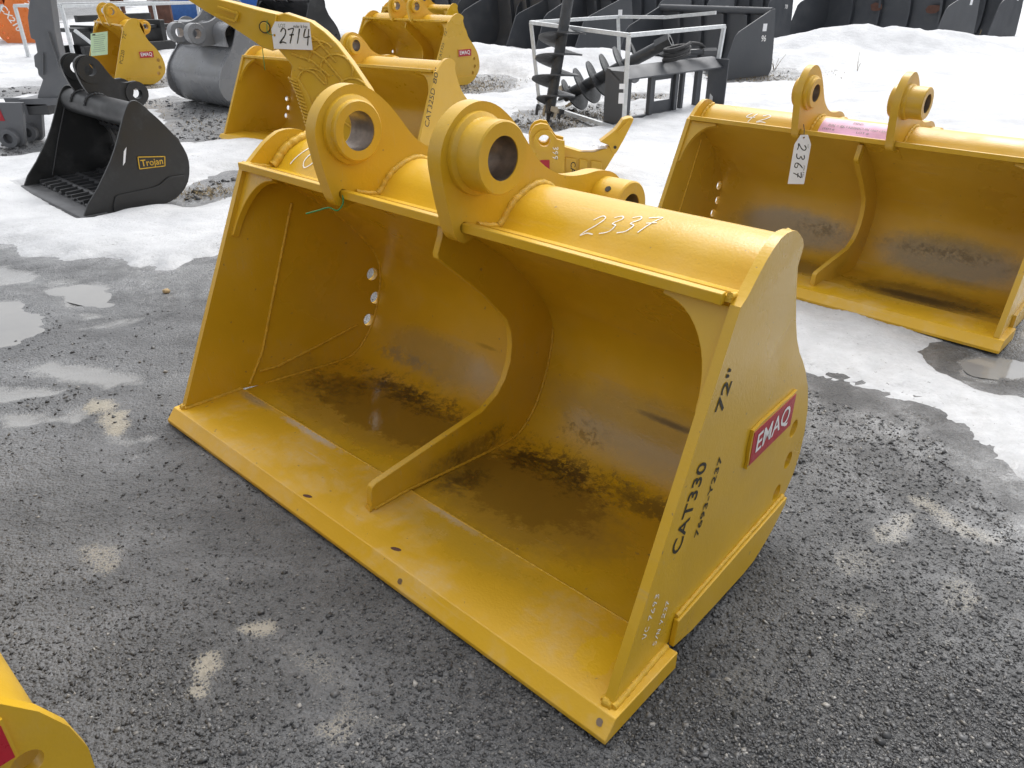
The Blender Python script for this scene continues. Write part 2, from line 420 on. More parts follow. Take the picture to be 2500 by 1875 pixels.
BARE = ["424,247 480,240 548,262 600,300 600,335 500,345 447,340 415,300", "430,492 455,470 500,450 570,425 620,430 560,448 510,480 465,498", "-80,340 60,318 112,345 75,372 20,380 -80,385",
        "-80,222 60,214 98,220 90,236 20,243 -80,246", "1100,240 1111,215 1150,180 1221,185 1256,207 1221,222 1160,236", "1250,295 1290,278 1350,262 1420,258 1500,250 1510,290 1450,296 1400,315 1330,325 1270,312",
        "1745,200 1760,178 1830,166 1920,168 1945,182 1900,198 1830,205 1770,208", "380,190 420,178 440,190 415,216 340,224 300,215", "-400,76 40,70 130,52 300,30 300,-20 -400,-20", "300,250 420,236 440,262 360,262", "2375,892 2420,876 2500,872 2560,888 2500,912 2430,912",
        "1500,240 1560,228 1620,232 1600,246"]
BARE = [px_poly(s) for s in BARE]
MOUNDS = [(7.6, 17.4, 2.4, 0.9, .50), (5.2, 15.8, 1.2, .6, .16), (1.0, 14.7, 1.5, .55, .30), (12.0, 18.5, 2.5, 1.0, .24), (-.9, 17.0, 1.2, .7, .15), (-3.4, 17.5, 1.8, .6, .35), (5.5, 9.5, 1.5, 1.2, .05), (3.6, 6.5, 1.0, .8, .03)]

def base_h(X, Y):
    h = (vnoise(X, Y, 3, 4, 1.3) - .5) * .030 + (vnoise(X, Y, 9, 3, 7.0) - .5) * .014
    near = sstep(np.hypot(X - .05, Y - 1.95), 1.6, .9)                # the lot is graded flat where the big bucket stands
    return h * (1 - .8 * near) - .004
def wet_mask(X, Y):
    w = np.zeros_like(X)
    n = (vnoise(X, Y, 21, 5, 6.0, .65) - .5) * .30
    for P in WET:
        cx, cy = np.mean([p[0] for p in P]), np.mean([p[1] for p in P]); r = max(math.hypot(p[0] - cx, p[1] - cy) for p in P) + .4
        m = (abs(X - cx) < r) & (abs(Y - cy) < r)
        if m.any():
            d = seg_dist(X[m], Y[m], P) + n[m]
            w[m] = np.maximum(w[m], sstep(d, -.12, .08))
    return w
def ground_h(X, Y):
    w = wet_mask(X, Y)
    return base_h(X, Y) * (1 - w) + w * -.019
def snow_sd(X, Y):
    n = (vnoise(X, Y, 31, 6, 1.6, .65) - .5) * .55
    d = seg_dist(X, Y, SNOW_POLY) + n * .62 + (vnoise(X, Y, 33, 4, 9.0, .65) - .5) * .22
    for P in BARE:
        far = max(.5, np.mean([p[1] for p in P]) * .07)
        d = np.minimum(d, -(seg_dist(X, Y, P)) + n * far * 1.4)
    return d
def grid_mesh(name, xs, ys, zf, mat, attrs=None):
    X, Y = np.meshgrid(xs, ys); Z = zf(X, Y); ny, nx = X.shape
    me = bpy.data.meshes.new(name)
    me.vertices.add(nx * ny); me.vertices.foreach_set('co', np.stack([X, Y, Z], -1).astype(np.float32).ravel())
    idx = np.arange(nx * ny).reshape(ny, nx)
    q = np.stack([idx[:-1, :-1], idx[:-1, 1:], idx[1:, 1:], idx[1:, :-1]], -1).reshape(-1, 4)
    me.loops.add(q.size); me.loops.foreach_set('vertex_index', q.ravel().astype(np.int32))
    me.polygons.add(len(q)); me.polygons.foreach_set('loop_start', (np.arange(len(q)) * 4).astype(np.int32))
    me.polygons.foreach_set('use_smooth', np.ones(len(q), bool))
    me.update(calc_edges=True); me.validate()
    for k, fn in (attrs or {}).items():
        a = me.attributes.new(k, 'FLOAT', 'POINT'); a.data.foreach_set('value', fn(X, Y).astype(np.float32).ravel())
    me.materials.append(mat)
    o = bpy.data.objects.new(name, me); COL.objects.link(o); return o
def loose_mask(X, Y):
    return np.clip((.9 * sstep(X, -.15, .6) + .55 * sstep(np.hypot(X + .3, (Y - 1.2) * 1.3), .75, .25)) * (.45 + 1.1 * vnoise(X, Y, 91, 4, 2.6)), 0, 1) * sstep(Y, 4.5, 3.0)
def slush_mask(X, Y):
    return sstep(snow_sd(X, Y), -.75, .0) * np.clip(vnoise(X, Y, 95, 5, 4.0, .65) * 2.4 - .7, 0, 1)
def mud_mask(X, Y):
    w = np.zeros_like(X); n = (vnoise(X, Y, 41, 5, 11.0, .65) - .5) * .09
    for s, P in MUD:
        cx, cy = np.mean([p[0] for p in P]), np.mean([p[1] for p in P]); r = max(math.hypot(p[0] - cx, p[1] - cy) for p in P) + .3
        m = (abs(X - cx) < r) & (abs(Y - cy) < r)
        if m.any(): w[m] = np.maximum(w[m], s * sstep(seg_dist(X[m], Y[m], P) + n[m], -.02, .03))
    return w

# ground material
m, nt, p = new_mat('asphalt millings'); N = NT(nt); M['ground'] = m
c = N.coord('Object')
at = N.n('ShaderNodeAttribute', attribute_name='mud').outputs['Fac']
wt = N.n('ShaderNodeAttribute', attribute_name='wet').outputs['Fac']
vor = N.n('ShaderNodeTexVoronoi'); vor.inputs['Scale'].default_value = 120; N.l(c, vor.inputs['Vector'])
vor2 = N.n('ShaderNodeTexVoronoi'); vor2.inputs['Scale'].default_value = 45; N.l(c, vor2.inputs['Vector'])
mpg = N.n('ShaderNodeMapping'); N.l(c, mpg.inputs['Vector']); mpg.inputs['Scale'].default_value = (0.75, 1.5, 1); mpg.inputs['Rotation'].default_value = (0, 0, .35)
g1 = N.noise(mpg.outputs[0], 1.9, 6, 0.68); g2 = N.noise(c, 70, 4, 0.75)
base = N.mix(N.ramp(g1, [(0.36, 0.0), (0.62, 1.0)]), (0.046, 0.048, 0.052), (0.185, 0.190, 0.198))
sepc = N.n('ShaderNodeSeparateColor'); N.l(vor.outputs['Color'], sepc.inputs[0])
base = N.mix(N.ramp(sepc.outputs[0], [(0.0, 0.0), (1.0, 0.7)]), base, N.mix(g2, (0.03, 0.031, 0.033), (0.19, 0.192, 0.195)))
lo = N.n('ShaderNodeAttribute', attribute_name='loose').outputs['Fac']
base = N.mix(N.math('MULTIPLY', lo, 0.62), base, N.mix(g2, (0.018, 0.018, 0.018), (0.075, 0.074, 0.071)))
ve = N.n('ShaderNodeTexVoronoi', feature='DISTANCE_TO_EDGE'); ve.inputs['Scale'].default_value = 105; N.l(c, ve.inputs['Vector'])
mudf = N.smooth(N.math('SUBTRACT', N.math('MULTIPLY', at, 0.62), N.math('ADD', ve.outputs['Distance'], N.math('MULTIPLY', N.noise(c, 13, 5, .75), 0.42))), -.12, .06)
mudf = N.math('MULTIPLY', mudf, N.math('ADD', 0.25, N.math('MULTIPLY', at, 0.65)))
base = N.mix(mudf, base, N.mix(g2, (0.25, 0.23, 0.185), (0.36, 0.33, 0.27)))
wtf = N.smooth(N.math('ADD', wt, N.math('MULTIPLY', N.math('SUBTRACT', N.noise(c, 7, 5, .7), .5), .9)), .45, .85)
base = N.mix(N.math('MULTIPLY', wtf, 0.75), base, (0.24, 0.24, 0.235))
sl = N.n('ShaderNodeAttribute', attribute_name='slush').outputs['Fac']
base = N.mix(N.math('MULTIPLY', sl, N.ramp(N.noise(c, 16, 4, .75), [(0.38, 0.1), (0.62, 0.85)])), base, (0.30, 0.305, 0.31))
N.l(base, p.inputs['Base Color'])
wtf = N.math('MAXIMUM', wtf, N.math('MULTIPLY', sl, 0.7))
N.l(N.mix(wtf, N.mix(at, N.ramp(N.noise(c, 5, 4, 0.7), [(0.3, 0.28), (0.7, 0.60)]), 0.75), 0.10), p.inputs['Roughness'])
h = N.math('ADD', N.math('MULTIPLY', vor.outputs['Distance'], -0.7), N.math('ADD', N.math('MULTIPLY', vor2.outputs['Distance'], -0.7), g2))
h = N.math('MULTIPLY', h, N.math('MULTIPLY', N.math('SUBTRACT', 1.0, N.math('MULTIPLY', at, 0.7)), N.math('SUBTRACT', 1.0, N.math('MULTIPLY', wtf, 0.85))))
N.l(N.bump(h, 0.9, 0.008), p.inputs['Normal'])

k_, A_ = 6.1, 1.15
gx = A_ * np.sinh(k_ * np.linspace(-1, 1, 680))
gy = 1.8 + A_ * np.sinh(np.linspace(-1.75, 6.2, 520))
ground = grid_mesh('ground', gx, gy, ground_h, M['ground'], {'mud': mud_mask, 'wet': wet_mask, 'loose': loose_mask, 'slush': slush_mask}); ground['kind'] = 'structure'

# puddle water: level sheets that the ground dips under
m, nt, p = new_mat('silty water'); N = NT(nt); M['water'] = m
c = N.coord('Object')
N.l(N.mix(N.noise(c, 3, 4), (0.15, 0.153, 0.157), (0.26, 0.255, 0.24)), p.inputs['Base Color'])
p.inputs['Roughness'].default_value = 0.07
p.inputs['Specular IOR Level'].default_value = 0.5
N.l(N.bump(N.noise(c, 25, 2), 0.05, 0.004), p.inputs['Normal'])
for P in (WET[0], WET[1], WET[7]):
    cx, cy = np.mean([q[0] for q in P]), np.mean([q[1] for q in P])
    pts = smoothpath([(cx + (q[0] - cx) * 1.12, cy + (q[1] - cy) * 1.12) for q in P], 4, closed=True)
    mb = MB(); mb.add([(a, b, -.013) for a, b in pts], [tuple(range(len(pts)))])
    tag(mb.build('puddle', 'water', smooth=0), kind='structure')

# snow
m, nt, p = new_mat('old snow'); N = NT(nt); M['snow'] = m
c = N.coord('Object')
th = N.n('ShaderNodeAttribute', attribute_name='thin').outputs['Fac']
n1 = N.noise(c, 1.5, 4, 0.7); n2 = N.noise(c, 14, 4, 0.7)
col = N.mix(N.ramp(n1, [(0.35, 0.0), (0.7, 1.0)]), (0.59, 0.60, 0.615), (0.43, 0.44, 0.46))
ice = N.math('MULTIPLY', th, N.ramp(n2, [(0.3, 0.35), (0.65, 1.0)]))
col = N.mix(ice, col, (0.33, 0.335, 0.34))
sp = N.ramp(N.noise(c, 42, 4, 0.65), [(0.655, 0.0), (0.69, 1.0)])
sp = N.math('MULTIPLY', sp, N.ramp(N.noise(c, 0.9, 3), [(0.40, 0.0), (0.56, 1.0)]))
col = N.mix(N.math('MULTIPLY', sp, 0.75), col, (0.09, 0.085, 0.08))
N.l(col, p.inputs['Base Color'])
N.l(N.mix(th, 0.75, N.ramp(n2, [(0.4, 0.14), (0.65, 0.5)])), p.inputs['Roughness'])
p.inputs['Subsurface Weight'].default_value = 0.0
N.l(N.bump(N.math('ADD', N.noise(c, 9, 6, 0.6), N.math('MULTIPLY', N.noise(c, 60, 4, 0.7), 0.35)), 0.55, 0.03), p.inputs['Normal'])
FOOT = [(-.5168, 1.6848, -.7419, .93, .0, .97), (1.381, 3.545, -.7727, .95, .0, .80), (-1.873, 7.115, -.61, 1.30, .0, .95), (-1.955, 12.38, -.7489, 1.05, .0, 1.1), (-6.448, 12.67, -.8964, .9, .0, .85), (-3.262, 5.33, -.7662, .66, -.02, .78)]
def snow_h(X, Y):
    d = snow_sd(X, Y); dist = np.hypot(X, Y)
    th = np.clip(.022 + .008 * (dist - 3), .022, .085)
    z = base_h(X, Y) - .035 + (th + .035) * sstep(d, -.10, .22 + .03 * dist)
    z += (vnoise(X, Y, 51, 4, 1.1) - .5) * np.clip(.012 * dist, .01, .12) * sstep(d, .1, 1.0)
    z += (vnoise(X, Y, 57, 3, 4.0) - .5) * .030 * sstep(d, .0, .5) + (vnoise(X, Y, 58, 3, 13.0) - .5) * .012 * sstep(d, .0, .3)
    for mx, my, rx, ry, hh in MOUNDS:
        z += hh * np.exp(-((X - mx) / rx) ** 2 - ((Y - my) / ry) ** 2) * (.8 + .5 * vnoise(X, Y, 61, 3, 1.5)) * sstep(d, -.1, .4)
    for fx0, fy0, yw, w_, y0_, y1_ in FOOT:                            # melted and pressed flat under the buckets
        cx_, sx2 = math.cos(yw), math.sin(yw)
        lx, ly = (X - fx0) * cx_ + (Y - fy0) * sx2, -(X - fx0) * sx2 + (Y - fy0) * cx_
        k = sstep(np.minimum(w_ - abs(lx), np.minimum(ly - y0_, y1_ - ly)), -.02, .03)
        z = z * (1 - k) + np.minimum(z, -.008) * k
    return z
def snow_thin(X, Y):
    d = snow_sd(X, Y); dist = np.hypot(X, Y)
    t = sstep(d, .75, .05) * (.55 + .9 * (vnoise(X, Y, 73, 4, 3.5) - .3))
    icy = sstep(X, .9, 1.6) * sstep(dist, 4.8, 3.2)                  # trampled, half-melted ice by the right-hand bucket
    return np.clip(np.maximum(t * .8, icy * (.25 + 1.1 * (vnoise(X, Y, 71, 4, 2.2) - .35))), 0, 1)
sx_ = 1.6 * np.sinh(np.linspace(-4.0, 4.0, 620))
sy_ = 2.2 + 2.2 * np.sinh(np.linspace(-.35, 4.2, 560))
snow = grid_mesh('snow', sx_, sy_, snow_h, M['snow'], {'thin': snow_thin}); snow['kind'] = 'structure'

# loose chippings, too many to count
def gravel(n, name, y0, y1, smin, smax, seed):
    r = np.random.default_rng(seed)
    u = r.random(n * 3); Y = 1 / (1 / y0 + u * (1 / y1 - 1 / y0)); X = (r.random(n * 3) * 2 - 1) * (Y * .78 + .35)
    keep = (snow_sd(X, Y) < -.02) & (mud_mask(X, Y) < r.random(n * 3) * 1.3) & (wet_mask(X, Y) < .4)
    dens = (.04 + (vnoise(X, Y, 81, 4, 2.2) - .45) * .9 + .75 * loose_mask(X, Y)) if smax < .012 else np.ones_like(X)
    if name == 'coarse_gravel': dens = loose_mask(X, Y) * .8 + .02
    keep &= dens > r.random(n * 3) * .8
    X, Y = X[keep][:n], Y[keep][:n]; n = len(X)
    s = smin * (smax / smin) ** (r.random(n) ** 2.6) * np.clip(Y / 2.0, .9, 1.35)
    cube = np.array([[x, y, z] for z in (-1, 1) for x, y in ((-1, -1), (1, -1), (1, 1), (-1, 1))], float)
    V = cube[None] * (s[:, None] * np.stack([np.ones(n), r.uniform(.55, 1, n), r.uniform(.25, .55, n)], -1))[:, None, :]
    V *= r.uniform(.55, 1.15, (n, 8, 1))
    q = r.normal(size=(n, 4)) * np.array([1, .35, .35, 1]); q /= np.linalg.norm(q, axis=1, keepdims=True)
    w, x, y, z = q.T
    Rm = np.stack([1 - 2 * (y * y + z * z), 2 * (x * y - z * w), 2 * (x * z + y * w), 2 * (x * y + z * w), 1 - 2 * (x * x + z * z), 2 * (y * z - x * w), 2 * (x * z - y * w), 2 * (y * z + x * w), 1 - 2 * (x * x + y * y)], -1).reshape(n, 3, 3)
    V = np.einsum('nij,nkj->nki', Rm, V)
    V += np.stack([X, Y, ground_h(X, Y) + s * .12], -1)[:, None, :]
    fc = np.array([(3, 2, 1, 0), (4, 5, 6, 7), (0, 1, 5, 4), (1, 2, 6, 5), (2, 3, 7, 6), (3, 0, 4, 7)])
    Q = (fc[None] + (np.arange(n) * 8)[:, None, None]).reshape(-1, 4)
    me = bpy.data.meshes.new(name); me.vertices.add(n * 8); me.vertices.foreach_set('co', V.astype(np.float32).ravel())
    me.loops.add(Q.size); me.loops.foreach_set('vertex_index', Q.ravel().astype(np.int32))
    me.polygons.add(len(Q)); me.polygons.foreach_set('loop_start', (np.arange(len(Q)) * 4).astype(np.int32))
    me.update(calc_edges=True)
    a = me.attributes.new('tone', 'FLOAT', 'POINT'); a.data.foreach_set('value', np.repeat(r.random(n), 8).astype(np.float32))
    me.materials.append(M['stone']); o = bpy.data.objects.new(name, me); COL.objects.link(o)
    return o
m, nt, p = new_mat('crushed stone'); N = NT(nt); M['stone'] = m
tn = N.n('ShaderNodeAttribute', attribute_name='tone').outputs['Fac']
c = N.coord('Object')
colr = N.ramp(tn, [(0.0, (0.028, 0.029, 0.031)), (0.5, (0.080, 0.081, 0.084)), (0.85, (0.16, 0.162, 0.165)), (0.955, (0.20, 0.19, 0.175)), (1.0, (0.40, 0.385, 0.36))])
N.l(N.mix(N.ramp(N.noise(c, 150, 4), [(0.3, 0.0), (0.7, 0.35)]), colr, (0.05, 0.05, 0.05)), p.inputs['Base Color'])
N.l(N.ramp(N.noise(c, 30, 3), [(0.3, 0.28), (0.7, 0.6)]), p.inputs['Roughness'])
tag(gravel(80000, 'gravel', .72, 5.5, .0016, .0062, 5), 'dark wet asphalt chippings covering the open lot', 'gravel', kind='stuff')
tag(gravel(11000, 'gravel', 4.6, 15.0, .005, .020, 8), 'dark stones in the bare patches between the snow', 'gravel', kind='stuff')
tag(gravel(1800, 'coarse_gravel', .72, 3.0, .0038, .011, 6), 'coarser pale stones strewn over the dark chippings', 'gravel', kind='stuff')

# ------------------------------------------------------------------ excavator cleanup bucket
TAPER = .0439
OUT = [(.055, .063), (.41, .837), (.434, .850), (.475, .885), (.502, .907), (.53, .924), (.56, .938), (.589, .942), (.62, .94), (.645, .934), (.668, .921), (.69, .905), (.701, .890), (.698, .874), (.692, .860), (.689, .845),
       (.697, .815), (.716, .763), (.743, .70), (.776, .64), (.814, .592), (.852, .555), (.887, .515), (.936, .447), (.972, .369), (.989, .286), (.987, .216), (.965, .16), (.933, .122), (.90, .10), (.871, .082), (.834, .058), (.791, .038), (.725, .016), (.66, .014), (.50, .024), (.372, .036), (.281, .052), (.20, .055)]
SHELL = [(.268, .045), (.36, .041), (.50, .032), (.62, .024), (.70, .021), (.755, .028), (.80, .056), (.848, .110), (.886, .185), (.912, .265), (.924, .335), (.919, .39), (.900, .438), (.866, .487), (.80, .566), (.70, .658), (.60, .733), (.50, .798), (.435, .836)]
TOP = [(.410, .853), (.445, .844), (.49, .832), (.522, .825), (.538, .837), (.556, .858), (.578, .876), (.60, .888), (.625, .899), (.651, .906), (.675, .909), (.70, .906), (.725, .895), (.745, .877), (.768, .85), (.783, .815), (.788, .775), (.783, .72), (.77, .66)]
EAR = [(.329, 1.02), (.332, .985), (.344, .92), (.362, .852), (.370, .832), (.384, .815), (.405, .808), (.44, .815), (.50, .797), (.58, .745), (.70, .690), (.90, .665), (1.02, .69), (1.07, .735), (1.088, .79), (1.082, .832), (1.055, .866), (1.01, .889), (.95, .900), (.89, .900), (.83, .905), (.775, .918), (.725, .941), (.685, .968), (.655, 1.0), (.625, 1.037), (.59, 1.075), (.555, 1.105), (.517, 1.128), (.473, 1.140), (.43, 1.136), (.39, 1.118), (.357, 1.088), (.337, 1.055)]
HOLES = [(.886, .344), (.893, .240), (.850, .155)]

def surface_path(path, s):
    """point, tangent and normal (y,z) at arc length s of a polyline"""
    for a, b in zip(path[:-1], path[1:]):
        L = math.hypot(b[0] - a[0], b[1] - a[1])
        if s <= L or b is path[-1]:
            t = s / L; d = ((b[0] - a[0]) / L, (b[1] - a[1]) / L)
            return (a[0] + d[0] * s, a[1] + d[1] * s), (-d[1], d[0])
        s -= L
def bucket(name, label, loc, rz, W, sy=1.0, sz=1.0, mat='yellow', lipmat=None, ears=(), divider=None, badge=True, group=None, detail=0, gussets=True, holes=True, badge_y=.699, t=.023, lip_over=.0196, text=(), rear=True, cat='bucket', z0=0.0):
    root = thing(name, label, cat, (loc[0], loc[1], z0), rz, group)
    S = lambda p: (p[0] * sy, p[1] * sz)
    hw = lambda y: W - TAPER * y
    bev = .0022 if detail else 0
    out = [S(p) for p in OUT]
    hl = [circle(*S(h), .0255, 18) for h in HOLES] if holes else []
    R = {}
    for sg in (-1, 1):
        R[sg] = MB().prism(out, lambda y, z: (sg * hw(y), y, z), lambda y, z: (sg * (hw(y) + t), y, z), hl).build('side_plate', mat, root, bevel=bev if not hl else 0)
        # wear strip along the lower outside edge
        wp = [S(p) for p in [(.293, .119), (.62, .119), (.905, .117), (.901, .094), (.871, .074), (.834, .049), (.791, .028), (.725, .006), (.66, .004), (.50, .016), (.372, .028), (.281, .048)]]
        MB().prism(wp, lambda y, z: (sg * (hw(y) + t + .0005), y, z), lambda y, z: (sg * (hw(y) + t + .0145), y, z)).build('wear_strip', mat, root, bevel=bev)
    # shell sheet with thickness
    sh = [S(p) for p in smoothpath(SHELL, 5 if detail else 3)]
    def sheet(path, th, x0f, x1f, nm, mt, rev=1, bevel=0):
        n = len(path); inn, ou = [], []
        for i in range(n):
            a, b = path[max(i - 1, 0)], path[min(i + 1, n - 1)]
            d = (b[0] - a[0], b[1] - a[1]); q = math.hypot(*d)
            inn.append(path[i]); ou.append((path[i][0] + d[1] / q * th * rev, path[i][1] - d[0] / q * th * rev))
        return MB().prism(inn + ou[::-1], lambda y, z: (x0f(y), y, z), lambda y, z: (x1f(y), y, z)).build(nm, mt, root, bevel=bevel)
    def strip_sheet(path, th, nm, mt, rev=1):
        n = len(path); vv = []; ff = []
        for i in range(n):
            a, b = path[max(i - 1, 0)], path[min(i + 1, n - 1)]
            d = (b[0] - a[0], b[1] - a[1]); q = math.hypot(*d)
            o2 = (path[i][0] + d[1] / q * th * rev, path[i][1] - d[0] / q * th * rev)
            for pt in (path[i], o2):
                ins = .6 * max(0, path[i][0] - .67 * sy) if nm == 'torsion_tube' else 0      # the tube's back edge is coped clear of the side plates
                vv += [(-hw(path[i][0]) - .001 + ins, *pt), (hw(path[i][0]) + .001 - ins, *pt)]
        for i in range(n - 1):
            k = i * 4
            ff += [(k, k + 1, k + 5, k + 4), (k + 2, k + 6, k + 7, k + 3), (k, k + 4, k + 6, k + 2), (k + 1, k + 3, k + 7, k + 5)]
        ff += [(0, 2, 3, 1), (4 * n - 4, 4 * n - 3, 4 * n - 1, 4 * n - 2)]
        return MB().add(vv, ff).build(nm, mt, root, smooth=40)
    strip_sheet(sh, .016, 'shell', mat)
    top = [S(p) for p in TOP]
    tb = strip_sheet(top, .012, 'torsion_tube', mat if not detail else 'yellow')
    # flat bar along the front of the tube
    b0 = [S(p) for p in [(.393, .836), (.393, .860), (.413, .860), (.413, .836)]]
    MB().prism(b0, lambda y, z: (-hw(y) + .004, y, z), lambda y, z: (hw(y) - .012, y, z)).build('mouth_bar', mat if not detail else 'yellow', root, bevel=bev)
    # cutting edge
    LW = W + t + lip_over
    lp = [(0, .003), (0, .015), (.004, .019), (.032, .0525), (.272 * sy, .0525), (.272 * sy, .003)]
    MB().prism(lp, lambda y, z: (-LW, y, z), lambda y, z: (LW, y, z)).build('cutting_edge', lipmat or mat, root, bevel=bev)
    # corner gussets just behind the mouth
    if gussets:
        my, mz = .355 * sy, .774 * sz; q = math.hypot(my, mz); my /= q; mz /= q
        ga, gb = .155, .225
        prof = [(-.002, 0), (ga, 0), (ga + .002, .012)] + [(ga - (ga - .010) * math.sin(a), .014 + (gb - .02) * (1 - math.cos(a))) for a in np.radians(np.linspace(8, 90, 12))] + [(.006, gb), (-.002, gb)]
        y0, z0_ = .424 * sy, .828 * sz
        for sg in (-1, 1):
            f = lambda a, b, o: (sg * (hw(y0 - my * b) - a), y0 - my * b + o * mz, z0_ - mz * b - o * my)
            MB().prism(prof, lambda a, b: f(a, b, 0), lambda a, b: f(a, b, .024)).build('gusset', mat if not detail else 'yellow', root, bevel=bev)
    # divider plate
    if divider is not None:
        fr = [(.452, .812), (.447, .786), (.428, .742), (.430, .728), (.606, .572), (.70, .468), (.719, .42), (.724, .371), (.716, .315), (.692, .262), (.654, .221), (.586, .187), (.155, .136), (.140, .128), (.134, .112), (.130, .0535), (.27, .048)]
        fr = [S(p) for p in fr] + [(a + .006, b - .002) for a, b in sh[1:-2]]
        MB().prism(fr, lambda y, z: (divider, y, z), lambda y, z: (divider - .022, y, z)).build('divider_plate', mat, root, bevel=bev)
    # hinge ears with pin bosses
    fb, rb = S((.450, 1.021)), S((.985, .798))
    for e in ears:
        x = e['x']; th = e.get('t', .045); bo = e.get('bore', .052) * (sy + sz) / 2
        k = (sy + sz) / 2
        up_ = e.get('up', 0); E_ = lambda q: (q[0], q[1] + max(0, q[1] - .86 * sz) * up_)
        fb = E_(S((.450, 1.021)))
        hs_ = [circle(*fb, bo, 28), circle(*rb, bo * .85, 24), circle(*S((.400, .8485)), .0145, 14)]
        ear = MB().prism([E_(S(p)) for p in smoothpath(EAR, 3, True)], lambda y, z: (x, y, z), lambda y, z: (x - th, y, z), hs_).build('hinge_ear', mat if not detail else 'yellow', root)
        def boss(cyz, ro, l0, l1, br):
            o = MB().lathe([(br, l0), (ro - .004, l0), (ro, l0 + .004), (ro, l1 - .004), (ro - .004, l1), (br, l1)], (x, *cyz), (1, 0, 0), 40).build('pin_boss', mat if not detail else 'yellow', ear)
            MB().lathe([(br + .001, l0 + .004), (br + .001, l1 - .003), (br - .0008, l1 - .003), (br - .0008, l0 + .004)], (x, *cyz), (1, 0, 0), 32).build('bore', 'bore', o)
            return o
        l1 = e.get('L', .04); ro = e.get('ro', .080) * k
        boss(fb, ro, -th - e.get('Lb', .03), l1, bo)
        if e.get('collar', .0): MB().lathe([(ro - .01, -.003), (ro + e['collar'], -.003), (ro + e['collar'] - .002, .012), (ro - .004, .016 + e['collar'] * .4), (ro - .01, .012)], (x, *fb), (1, 0, 0), 40).build('boss_collar', 'yellow', ear)
        if rear:
            rr = .080 * k * e.get('rs', 1); l2 = e.get('Lr', .04)
            bo2 = boss(rb, rr, -th - .03, l2, bo * .85)
            if l2 > .06: MB().lathe([(.0001, -.002), (.0095, -.002), (.0095, .0015), (.0001, .0015)], (x + l2 * .52, rb[0] - rr * math.sin(.72), rb[1] + rr * math.cos(.72)), (0, -math.sin(.72), math.cos(.72)), 16, True).build('grease_hole', 'ink', bo2)
    # maker's badge on the outside of the right-hand plate: raised red plate, yellow rim, white letters
    P = lambda y, z, o=.001: (hw(y) + t + o, y, z)
    if badge:
        by, bz = S((badge_y, .436)); bw, bh = .128 * sy, .052 * sz
        jit = [(random.uniform(-.003, .003), random.uniform(-.003, .003)) for _ in range(40)]
        rim = []
        for i in range(10): rim.append((by - bw + 2 * bw * i / 10, bz - bh))
        for i in range(5): rim.append((by + bw, bz - bh + 2 * bh * i / 5))
        for i in range(10): rim.append((by + bw - 2 * bw * i / 10, bz + bh))
        for i in range(5): rim.append((by - bw, bz + bh - 2 * bh * i / 5))
        rim = [(a + j[0], b + j[1]) for (a, b), j in zip(rim, jit)] if detail else rim
        bd = MB().prism(rim, lambda y, z: P(y, z, .0005), lambda y, z: P(y, z, .008)).build('badge', mat if not detail else 'yellow', root)
        MB().prism([(by - bw + .007, bz - bh + .005), (by + bw - .005, bz - bh + .004), (by + bw - .005, bz + bh - .009), (by - bw + .007, bz + bh - .009)], lambda y, z: P(y, z, .006), lambda y, z: P(y, z, .0092)).build('badge_face', 'red', bd)
        lettering('EMAQ', lambda u, v: P(by - .098 * sy + u, bz - .022 * sz + v, .0102), .072 * sz, 'white', bd, bold=.012, fit=.196 * sy)
    for s_, (y_, z_), (dy, dz), size, fitw, mt in text:
        q = math.hypot(dy, dz); dy /= q; dz /= q
        o_y, o_z = S((y_, z_))
        lettering(s_, lambda u, v: P(o_y + dy * u - dz * v, o_z + dz * u + dy * v, .0012), size, mt, root, bold=.012 if detail else 0.0, fit=fitw)
    root['_W'] = W
    def topf(x0, s0, slope=0.0):
        def f(u, v):
            (y, z), nrm = surface_path(top, max(0.001, s0 + v + slope * u))
            return (x0 + u, y + nrm[0] * .0016, z + nrm[1] * .0016)
        return f
    return root, P, topf, hw, S

MAIN, P, topf, hw, S = bucket('excavator_bucket', 'large yellow cleanup bucket in the foreground stencilled CAT330, its mouth facing the camera', (-.5168, 1.6848), -.7419, .9174,
    mat='yellow_main', lipmat='yellow_lip', divider=.0376, detail=1, group='yellow excavator buckets set out on the lot',
    ears=[dict(x=-.327, L=.036, ro=.0830, bore=.054, collar=.013, Lr=.04), dict(x=.173, L=.088, ro=.0870, bore=.0525, collar=.013, Lr=.10)],
    text=[('CAT330', (.276, .322), (.389, .921), .064, .205, 'ink'), ('7693-Y237', (.360, .312), (.389, .921), .030, .188, 'ink'), ('72"', (.392, .612), (.40, .84), .058, .092, 'ink')])
